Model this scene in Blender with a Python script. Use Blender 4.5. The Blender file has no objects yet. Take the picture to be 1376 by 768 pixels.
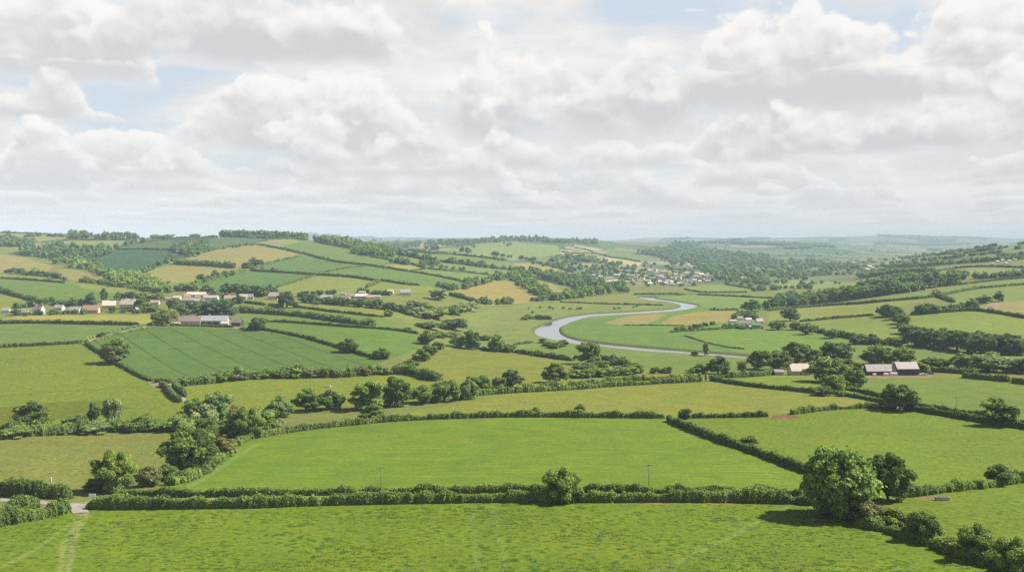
import bpy, math, random
import numpy as np
random.seed(7); rng = np.random.default_rng(11)
scene = bpy.context.scene
COL = scene.collection
R = math.radians

# ------------------------------------------------------------------ settings
FOC, CX, HZ = 1250.0, 688.0, 330.0        # focal length, centre column and horizon row of the 1376x768 photograph
CAMZ = 100.0                              # camera height above datum
SUN_EL, SUN_AZ = 45.0, 77.0               # azimuth measured from +Y (view direction) towards +X (right)
EXPOSURE = 1.6
KALB = 0.31                               # lit picture colour -> surface albedo
HAZE_D, SUN_E = 8.5e-5, 4.1

def lin(c):
    c = np.asarray(c, float)/255.0
    return np.where(c <= .04045, c/12.92, ((c+.055)/1.055)**2.4)
def alb(r, g, b, k=KALB): return tuple(lin((r, g, b))*k)

# ------------------------------------------------------------------ mesh helpers
def new_mesh(name, V, F, mats=(), mi=None, smooth=False, attrs=None):
    V = np.asarray(V, np.float32); F = np.asarray(F, np.int32)
    me = bpy.data.meshes.new(name)
    n, k = F.shape
    me.vertices.add(len(V)); me.vertices.foreach_set('co', V.ravel())
    me.loops.add(n*k); me.loops.foreach_set('vertex_index', F.ravel())
    me.polygons.add(n); me.polygons.foreach_set('loop_start', np.arange(0, n*k, k, dtype=np.int32))
    if mi is not None: me.polygons.foreach_set('material_index', np.asarray(mi, np.int32))
    me.polygons.foreach_set('use_smooth', np.full(n, smooth, dtype=bool))
    for m in mats: me.materials.append(m)
    for an, (ty, data) in (attrs or {}).items():
        a = me.attributes.new(an, ty, 'POINT')
        a.data.foreach_set('value' if ty == 'FLOAT' else 'color', np.asarray(data, np.float32).ravel())
    me.update(calc_edges=True); me.validate()
    return me
def link(name, me, parent=None):
    o = bpy.data.objects.new(name, me); COL.objects.link(o)
    if parent is not None: o.parent = parent
    return o
def tag(o, label=None, cat=None, group=None, kind=None):
    if label: o['label'] = label
    if cat: o['category'] = cat
    if group: o['group'] = group
    if kind: o['kind'] = kind
    return o
class B:                                   # small builder for mixed polygons
    def __init__(s): s.v = []; s.f = []; s.m = []
    def add(s, V, F, m=0):
        o = len(s.v); s.v += [tuple(p) for p in V]; s.f += [tuple(i+o for i in f) for f in F]; s.m += [m]*len(F)
    def box(s, x0, x1, y0, y1, z0, z1, m=0):
        s.add([(x0,y0,z0),(x1,y0,z0),(x1,y1,z0),(x0,y1,z0),(x0,y0,z1),(x1,y0,z1),(x1,y1,z1),(x0,y1,z1)],
              [(3,2,1,0),(4,5,6,7),(0,1,5,4),(1,2,6,5),(2,3,7,6),(3,0,4,7)], m)
    def prism(s, prof, x0, x1, m=0):       # profile in (y,z), extruded along x
        n = len(prof)
        s.add([(x0,y,z) for y,z in prof]+[(x1,y,z) for y,z in prof],
              [tuple(range(n))[::-1], tuple(range(n,2*n))]+[(i,(i+1)%n,(i+1)%n+n,i+n) for i in range(n)], m)
    def tube(s, pts, rads, n=8, m=0, cap=True):
        V = []; F = []
        for i, p in enumerate(pts):
            a = np.array(pts[max(i-1,0)], float); c = np.array(pts[min(i+1,len(pts)-1)], float)
            t = (c-a)/max(np.linalg.norm(c-a),1e-9)
            u = np.cross(t, (1,0,0) if abs(t[0]) < .9 else (0,1,0)); u /= np.linalg.norm(u); w = np.cross(t,u)
            for k in range(n):
                q = 2*math.pi*k/n; V.append(np.array(p)+rads[i]*(math.cos(q)*u+math.sin(q)*w))
        for i in range(len(pts)-1):
            for k in range(n): F.append((i*n+k, i*n+(k+1)%n, (i+1)*n+(k+1)%n, (i+1)*n+k))
        if cap: F += [tuple(range(n))[::-1], tuple(range((len(pts)-1)*n, len(pts)*n))]
        s.add(V, F, m)
    def mesh(s, name, mats, smooth=False):
        me = bpy.data.meshes.new(name); me.from_pydata(s.v, [], s.f)
        for m in mats: me.materials.append(m)
        me.polygons.foreach_set('material_index', np.array(s.m, np.int32))
        me.polygons.foreach_set('use_smooth', np.full(len(s.f), smooth, dtype=bool))
        me.update(); return me
    def obj(s, name, mats, parent=None, smooth=False):
        return link(name, s.mesh(name, mats if isinstance(mats,(list,tuple)) else [mats], smooth), parent)

# ------------------------------------------------------------------ node helpers
class NT:
    def __init__(s, tree): s.t = tree; s.t.nodes.clear()
    def n(s, typ, **kw):
        nd = s.t.nodes.new(typ)
        for k, v in kw.items(): setattr(nd, k, v)
        return nd
    def L(s, a, b): s.t.links.new(a, b)
    def put(s, sock, v):
        if hasattr(v, 'links'): s.L(v, sock)
        elif v is not None: sock.default_value = v
    def m(s, op, a, b=None, c=None, clamp=False):
        nd = s.n('ShaderNodeMath', operation=op, use_clamp=clamp)
        for i, v in enumerate((a, b, c)):
            if v is not None: s.put(nd.inputs[i], v)
        return nd.outputs[0]
    def v(s, op, a, b=None, scale=None):
        nd = s.n('ShaderNodeVectorMath', operation=op)
        s.put(nd.inputs[0], a)
        if b is not None: s.put(nd.inputs[1], b)
        if scale is not None: s.put(nd.inputs['Scale'], scale)
        return nd.outputs[0]
    def mix(s, f, a, b, mode='MIX'):
        nd = s.n('ShaderNodeMix', data_type='RGBA', blend_type=mode)
        s.put(nd.inputs[0], f); s.put(nd.inputs[6], a if hasattr(a,'links') else (*a,1)); s.put(nd.inputs[7], b if hasattr(b,'links') else (*b,1))
        return nd.outputs[2]
    def noise(s, vec, scale, detail=3, rough=.5, col=False):
        nd = s.n('ShaderNodeTexNoise'); nd.inputs['Scale'].default_value = scale
        nd.inputs['Detail'].default_value = detail; nd.inputs['Roughness'].default_value = rough
        if vec is not None: s.L(vec, nd.inputs['Vector'])
        return nd.outputs[1 if col else 0]
    def smooth(s, x, a, b, lo=0.0, hi=1.0):
        nd = s.n('ShaderNodeMapRange', interpolation_type='SMOOTHSTEP')
        s.put(nd.inputs[0], x)
        for i, q in enumerate((a, b, lo, hi)): nd.inputs[i+1].default_value = q
        return nd.outputs[0]
    def comb(s, x, y, z):
        nd = s.n('ShaderNodeCombineXYZ')
        for i, q in enumerate((x, y, z)): s.put(nd.inputs[i], q)
        return nd.outputs[0]
def material(name):
    m = bpy.data.materials.new(name); m.use_nodes = True
    return m, NT(m.node_tree)
def finish(nt, shader, disp=None):
    o = nt.n('ShaderNodeOutputMaterial'); nt.L(shader, o.inputs['Surface'])
def principled(nt, col, rough=.9, spec=.2, normal=None):
    p = nt.n('ShaderNodeBsdfPrincipled'); nt.put(p.inputs['Base Color'], col if hasattr(col,'links') else (*col,1))
    p.inputs['Roughness'].default_value = rough; p.inputs['Specular IOR Level'].default_value = spec
    if normal is not None: nt.L(normal, p.inputs['Normal'])
    return p
_plain = {}
def plain(name, col, scale=1.5, amt=.35, rough=.85, spec=.25):
    if name in _plain: return _plain[name]
    m, nt = material(name)
    tc = nt.n('ShaderNodeTexCoord').outputs['Object']
    a = nt.noise(tc, scale, 5, .6)
    f = nt.m('MULTIPLY_ADD', a, amt*2, 1-amt)
    c = nt.v('SCALE', tuple(col), scale=f)
    finish(nt, principled(nt, c, rough, spec).outputs[0]); _plain[name] = m
    return m

# ------------------------------------------------------------------ terrain
# Profiles of the valley under columns of the view: (row seen, distance) pairs, or ('z', distance, height relative to the camera)
NEAR = [('z',55,-52),('z',110,-57)]
def far(h):
    h *= .92; return [('z',10500,-8 if h > 40 else -30),('z',12600,h*.75),('z',14200,h),('z',16500,h*.9)]
ST = {
 0:   [(768,178),(690,224),(660,250),(620,300),(585,365),(560,420),(530,485),(500,560),(465,680),(437,800),(425,870),(415,920),(405,985),(393,1080),(375,1250),(362,1400),(350,1600),(340,1800),(330,2050),(318,2300),(312.5,2500),('z',2900,30),('z',4000,0)]+far(60),
 150: [(768,178),(680,236),(655,262),(640,283),(600,340),(580,385),(560,425),(530,490),(500,570),(470,660),(440,770),(428,850),(417,920),(405,990),(395,1070),(380,1210),(365,1400),(355,1550),(345,1750),(335,1980),(325,2200),(319,2400),('z',2900,18),('z',4000,-5)]+far(60),
 300: [(768,178),(668,240),(640,275),(600,335),(575,380),(555,425),(530,485),(510,540),(495,590),(465,690),(445,770),(434,830),(420,920),(405,1010),(395,1090),(380,1230),(365,1400),(350,1620),(340,1800),(330,2050),(321,2280),(318,2400),('z',2800,20),('z',3500,0)]+far(60),
 420: [(768,178),(664,243),(630,285),(595,340),(567,395),(550,435),(525,495),(500,575),(480,640),(460,710),(443,790),(430,860),(418,950),(405,1040),(390,1170),(375,1330),(360,1520),(345,1750),(335,1950),(326,2180),(320.5,2400),('z',2800,12),('z',3500,-10)]+far(80),
 520: [(768,180),(662,245),(620,300),(590,350),(563,402),(545,440),(520,510),(500,575),(480,645),(465,705),(450,770),(435,850),(418,960),(405,1060),(392,1170),(378,1320),(362,1530),(350,1730),(343,1900),(338,2050),(336,2200),('z',2500,-9),('z',3000,-24),(330,5000),(323,6200),('z',8000,10)]+far(125),
 610: [(768,180),(661,246),(620,300),(590,350),(562,404),(545,442),(525,495),(505,560),(485,645),(470,720),(455,800),(440,900),(425,1000),(410,1120),(395,1250),(380,1420),(365,1640),(350,1950),(343,2200),(337,2500),(332,3000),(328,3600),(323,4500),(321.5,5000),('z',7000,10)]+far(110),
 690: [(768,180),(661,246),(620,300),(590,350),(561,405),(545,442),(530,480),(515,530),(495,610),(475,720),(455,850),(440,968),(425,1115),(410,1280),(398,1420),(385,1600),(370,1850),(355,2200),(345,2600),(335,3200),(327,3900),(321,4600),(319,4950),('z',6500,8)]+far(90),
 800: [(768,180),(661,246),(620,300),(590,350),(560,406),(540,455),(520,515),(507,565),(495,620),(480,705),(460,820),(440,968),(425,1120),(410,1330),(400,1525),(390,1750),(380,2020),(372,2250),(362,2550),(350,3000),(340,3500),(331,4200),(324.5,4900),(322,5200),('z',7000,0)]+far(80),
 900: [(768,180),(661,246),(620,300),(590,350),(560,406),(540,458),(517,520),(505,575),(490,660),(475,735),(440,970),(410,1335),(397,1595),(386,1900),(378,2180),(368,2600),(358,3200),(348,3900),(338,4800),(330,5800),(325,6500),('z',8000,0)]+far(138),
 1000:[(768,180),(690,226),(661,252),(600,325),(575,375),(557,415),(535,470),(515,530),(505,575),(490,660),(478,722),(440,970),(410,1335),(395,1645),(385,1950),(375,2380),(362,3300),(352,4200),(342,5300),(332,6800),(323.5,8200),('z',9500,10)]+far(128),
 1100:[(768,180),(695,222),(660,255),(600,330),(560,410),(540,460),(520,520),(505,575),(490,650),(470,750),(450,880),(435,1000),(420,1160),(405,1400),(390,1780),(375,2380),(362,3300),(350,4300),(340,5500),(330,7000),(324,8200),('z',9500,10)]+far(140),
 1200:[(768,180),(695,222),(670,245),(640,275),(600,335),(560,415),(545,450),(525,510),(507,575),(490,650),(475,725),(460,800),(445,870),(430,960),(415,1080),(400,1230),(388,1400),(378,1650),(368,2000),(358,2500),(350,3000),(347,3400),('z',4000,-60),('z',5500,-62),(338,7500),(332,9500)]+far(154),
 1290:[(768,180),(695,222),(660,255),(620,310),(580,375),(555,430),(530,500),(507,580),(490,650),(475,720),(460,790),(445,860),(430,940),(415,1040),(400,1170),(385,1370),(372,1620),(360,1900),(350,2200),(342,2500),(337,2750),('z',3200,-22),('z',4500,-55),(338,7500),(332,9500)]+far(138),
 1376:[(768,178),(700,218),(650,268),(610,325),(570,390),(550,440),(525,510),(505,585),(490,640),(475,715),(455,800),(440,870),(425,955),(410,1060),(395,1200),(380,1400),(368,1600),(355,1850),(345,2050),(335,2300),(329,2480),('z',2900,-2),('z',4500,-45),(338,7500),(332,9500)]+far(105),
}
ST[-330] = ST[0]; ST[1706] = ST[1376]
def pchip(x, y, xq):
    x = np.asarray(x, float); y = np.asarray(y, float); h = np.diff(x); d = np.diff(y)/h
    m = np.zeros(len(x)); m[0] = d[0]; m[-1] = d[-1]
    for i in range(1, len(x)-1):
        if d[i-1]*d[i] > 0:
            w1 = 2*h[i]+h[i-1]; w2 = h[i]+2*h[i-1]; m[i] = (w1+w2)/(w1/d[i-1]+w2/d[i])
    i = np.clip(np.searchsorted(x, xq)-1, 0, len(h)-1); t = (xq-x[i])/h[i]
    return y[i]*(2*t**3-3*t**2+1)+h[i]*m[i]*(t**3-2*t**2+t)+y[i+1]*(-2*t**3+3*t**2)+h[i]*m[i+1]*(t**3-t**2)
U = np.concatenate([np.linspace(-330,-10,60,endpoint=False), np.linspace(-10,1386,760,endpoint=False), np.linspace(1386,1706,61)])
LY = np.concatenate([np.arange(math.log(55), math.log(150), .012), np.arange(math.log(150), math.log(2600), .0042), np.arange(math.log(2600), math.log(16500), .0075)])
YS = np.exp(LY)
keys = sorted(ST)
prof = []
for k in keys:
    pts = []
    for p in NEAR+ST[k]:
        if p[0] == 'z': pts.append((p[1], p[2]))
        else: pts.append((p[1], (HZ-p[0])*p[1]/FOC))
    pts.sort()
    prof.append(pchip(np.log([p[0] for p in pts]), [p[1] for p in pts], LY))
prof = np.array(prof)
Z = np.empty((len(U), len(LY)))
for j in range(len(LY)): Z[:, j] = pchip(keys, prof[:, j], U)
def gsm(a, sig, axis):
    r = int(3*sig)+1; k = np.exp(-.5*(np.arange(-r, r+1)/sig)**2); k /= k.sum()
    pad = [(0,0),(0,0)]; pad[axis] = (r, r); b = np.pad(a, pad, mode='edge')
    return np.apply_along_axis(lambda q: np.convolve(q, k, 'valid'), axis, b)
Z = gsm(Z, 5, 1); Z = gsm(Z, 14, 0)
UX, YY = np.meshgrid(U, YS, indexing='ij')
XX = (UX-CX)/FOC*YY
def vnoise(x, y, seed):                   # smooth value noise on a lattice
    g = np.random.default_rng(seed).random((256,256))
    xi = np.floor(x).astype(int); yi = np.floor(y).astype(int); fx = x-xi; fy = y-yi
    fx = fx*fx*(3-2*fx); fy = fy*fy*(3-2*fy); a = lambda i, j: g[i % 256, j % 256]
    return (a(xi,yi)*(1-fx)+a(xi+1,yi)*fx)*(1-fy)+(a(xi,yi+1)*(1-fx)+a(xi+1,yi+1)*fx)*fy-.5
Z += vnoise(XX/55, YY/55, 1)*.5 + np.clip((YY-1700)/2500,0,1)*(vnoise(XX/420, YY/420, 2)*26+vnoise(XX/170,YY/170,3)*8)*np.clip((Z+84)/25,0,1)
Z += np.clip((YY-10500)/2500,0,1)*(vnoise(XX/1500, YY/1500, 5)*34+vnoise(XX/500, YY/900, 6)*10)
ZW = -85.9                                # water level relative to the camera
def P2W(px, py, z): y = z*FOC/(HZ-py); return ((px-CX)/FOC*y, y)
RIV_L = [(935,395.3),(905,396.2),(885,397.2),(866,397.8),(858,399.6),(862,402),(874,403.8),(899,406.2),(912,409),(915,411.8),(907,414.3),(891,416),(857,418),(832,419.5),(799,421.2),(774,424),(757,427.3),(739,433),(727,438.5),(719.5,443.5),(720,448.5),(727,452.8),(740,456.5),(760,460.5),(780,463.8),(805,466),(824,468),(857,471.7),(891,474),(920,475.8),(953,478.2),(987,481),(1012,483.3),(1050,485),(1085,484),(1110,479)]
RIV_R = [(935,396.3),(910,397.2),(892,398.2),(880,399.4),(879,400.6),(887,402.2),(904,404.2),(920,406.8),(931,408.6),(937.5,411.2),(930,414.3),(920,416.6),(899,418.9),(874,421),(840,422.9),(807,424.8),(790,426.5),(774,430.8),(760,436),(752,440),(751,444),(753.5,449),(762,453.3),(777,457),(794,459.3),(807,461.4),(824,463.2),(857,466.2),(891,468.9),(920,471.3),(953,474),(987,476.5),(1012,479),(1050,480.5),(1083,479),(1105,475)]
def dens(pts, n=4):
    out = []
    for a, b in zip(pts[:-1], pts[1:]):
        for i in range(n): t = i/n; out.append(tuple(a[k]+(b[k]-a[k])*t for k in range(len(a))))
    return out+[tuple(pts[-1])]
RL = np.array([P2W(*p, ZW) for p in RIV_L]); RR = np.array([P2W(*p, ZW) for p in RIV_R])
def cat(P, n=4):                          # Catmull-Rom through points
    P = np.asarray(P, float); Q = np.vstack([2*P[0]-P[1], P, 2*P[-1]-P[-2]]); out = []
    for i in range(1, len(Q)-2):
        for k in range(n):
            t = k/n; out.append(.5*(2*Q[i]+(Q[i+1]-Q[i-1])*t+(2*Q[i-1]-5*Q[i]+4*Q[i+1]-Q[i+2])*t*t+(3*Q[i]-3*Q[i+1]+Q[i+2]-Q[i-1])*t**3))
    return np.array(out+[P[-1]])
RL = cat(RL); RR = cat(RR)
def inpoly(x, y, P):
    P = np.asarray(P); c = np.zeros(x.shape, bool); j = len(P)-1
    for i in range(len(P)):
        xi, yi = P[i]; xj, yj = P[j]
        if yi != yj:
            c ^= ((yi > y) != (yj > y)) & (x < (xj-xi)*(y-yi)/(yj-yi)+xi)
        j = i
    return c
def segdist(x, y, P):
    d = np.full(x.shape, 1e9)
    for a, b in zip(P[:-1], P[1:]):
        ab = b-a; t = np.clip(((x-a[0])*ab[0]+(y-a[1])*ab[1])/max(ab@ab,1e-9), 0, 1)
        d = np.minimum(d, np.hypot(x-a[0]-t*ab[0], y-a[1]-t*ab[1]))
    return d
rm = (YY > 560) & (YY < 1900) & (XX > -150) & (XX < 700)
xs, ys = XX[rm], YY[rm]
dr = np.minimum(segdist(xs, ys, RL), segdist(xs, ys, RR)); ins = inpoly(xs, ys, np.vstack([RL, RR[::-1]]))
sd = np.where(ins, -dr, dr)
fl = np.clip(1-(sd-40)/90, 0, 1); fl = fl*fl*(3-2*fl)
z = Z[rm]; z = z*(1-fl)+(-84.7+.25*vnoise(xs/20, ys/20, 8))*fl
bk = np.clip((sd+2.0)/4.5, 0, 1); bk = bk*bk*(3-2*bk)
Z[rm] = z*bk+(ZW-1.2)*(1-bk)
RIVD = np.full(Z.shape, 1e3); RIVD[rm] = sd
PY = HZ-FOC*Z/YY
RMIN = np.minimum.accumulate(PY, axis=1)
def ground_z(x, y):
    y = max(float(y), 56.0); u = min(max(x/y*FOC+CX, U[0]), U[-1]-1e-6)
    i = min(max(int(np.searchsorted(U, u))-1, 0), len(U)-2); l = math.log(y)
    j = min(max(int(np.searchsorted(LY, l))-1, 0), len(LY)-2)
    a = (u-U[i])/(U[i+1]-U[i]); b = min(max((y-YS[j])/(YS[j+1]-YS[j]),0),1)
    return (Z[i,j]*(1-a)+Z[i+1,j]*a)*(1-b)+(Z[i,j+1]*(1-a)+Z[i+1,j+1]*a)*b+CAMZ
def at(px, py):                            # the point of the ground seen at a picture position
    u = min(max(px, U[0]), U[-1]-1e-6); i = min(max(int(np.searchsorted(U, u))-1, 0), len(U)-2)
    a = (u-U[i])/(U[i+1]-U[i]); col = PY[i]*(1-a)+PY[i+1]*a; rmn = np.minimum.accumulate(col)
    j = int(np.searchsorted(-rmn, -py))
    if j >= len(YS): j = int(np.argmin(col[:]))
    j = max(j, 1)
    c0, c1 = rmn[j-1], rmn[j]; t = 0 if c0 == c1 else min(max((c0-py)/(c0-c1),0),1)
    y = YS[j-1]+(YS[j]-YS[j-1])*t; x = (px-CX)/FOC*y
    return np.array([x, y, ground_z(x, y)])
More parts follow.
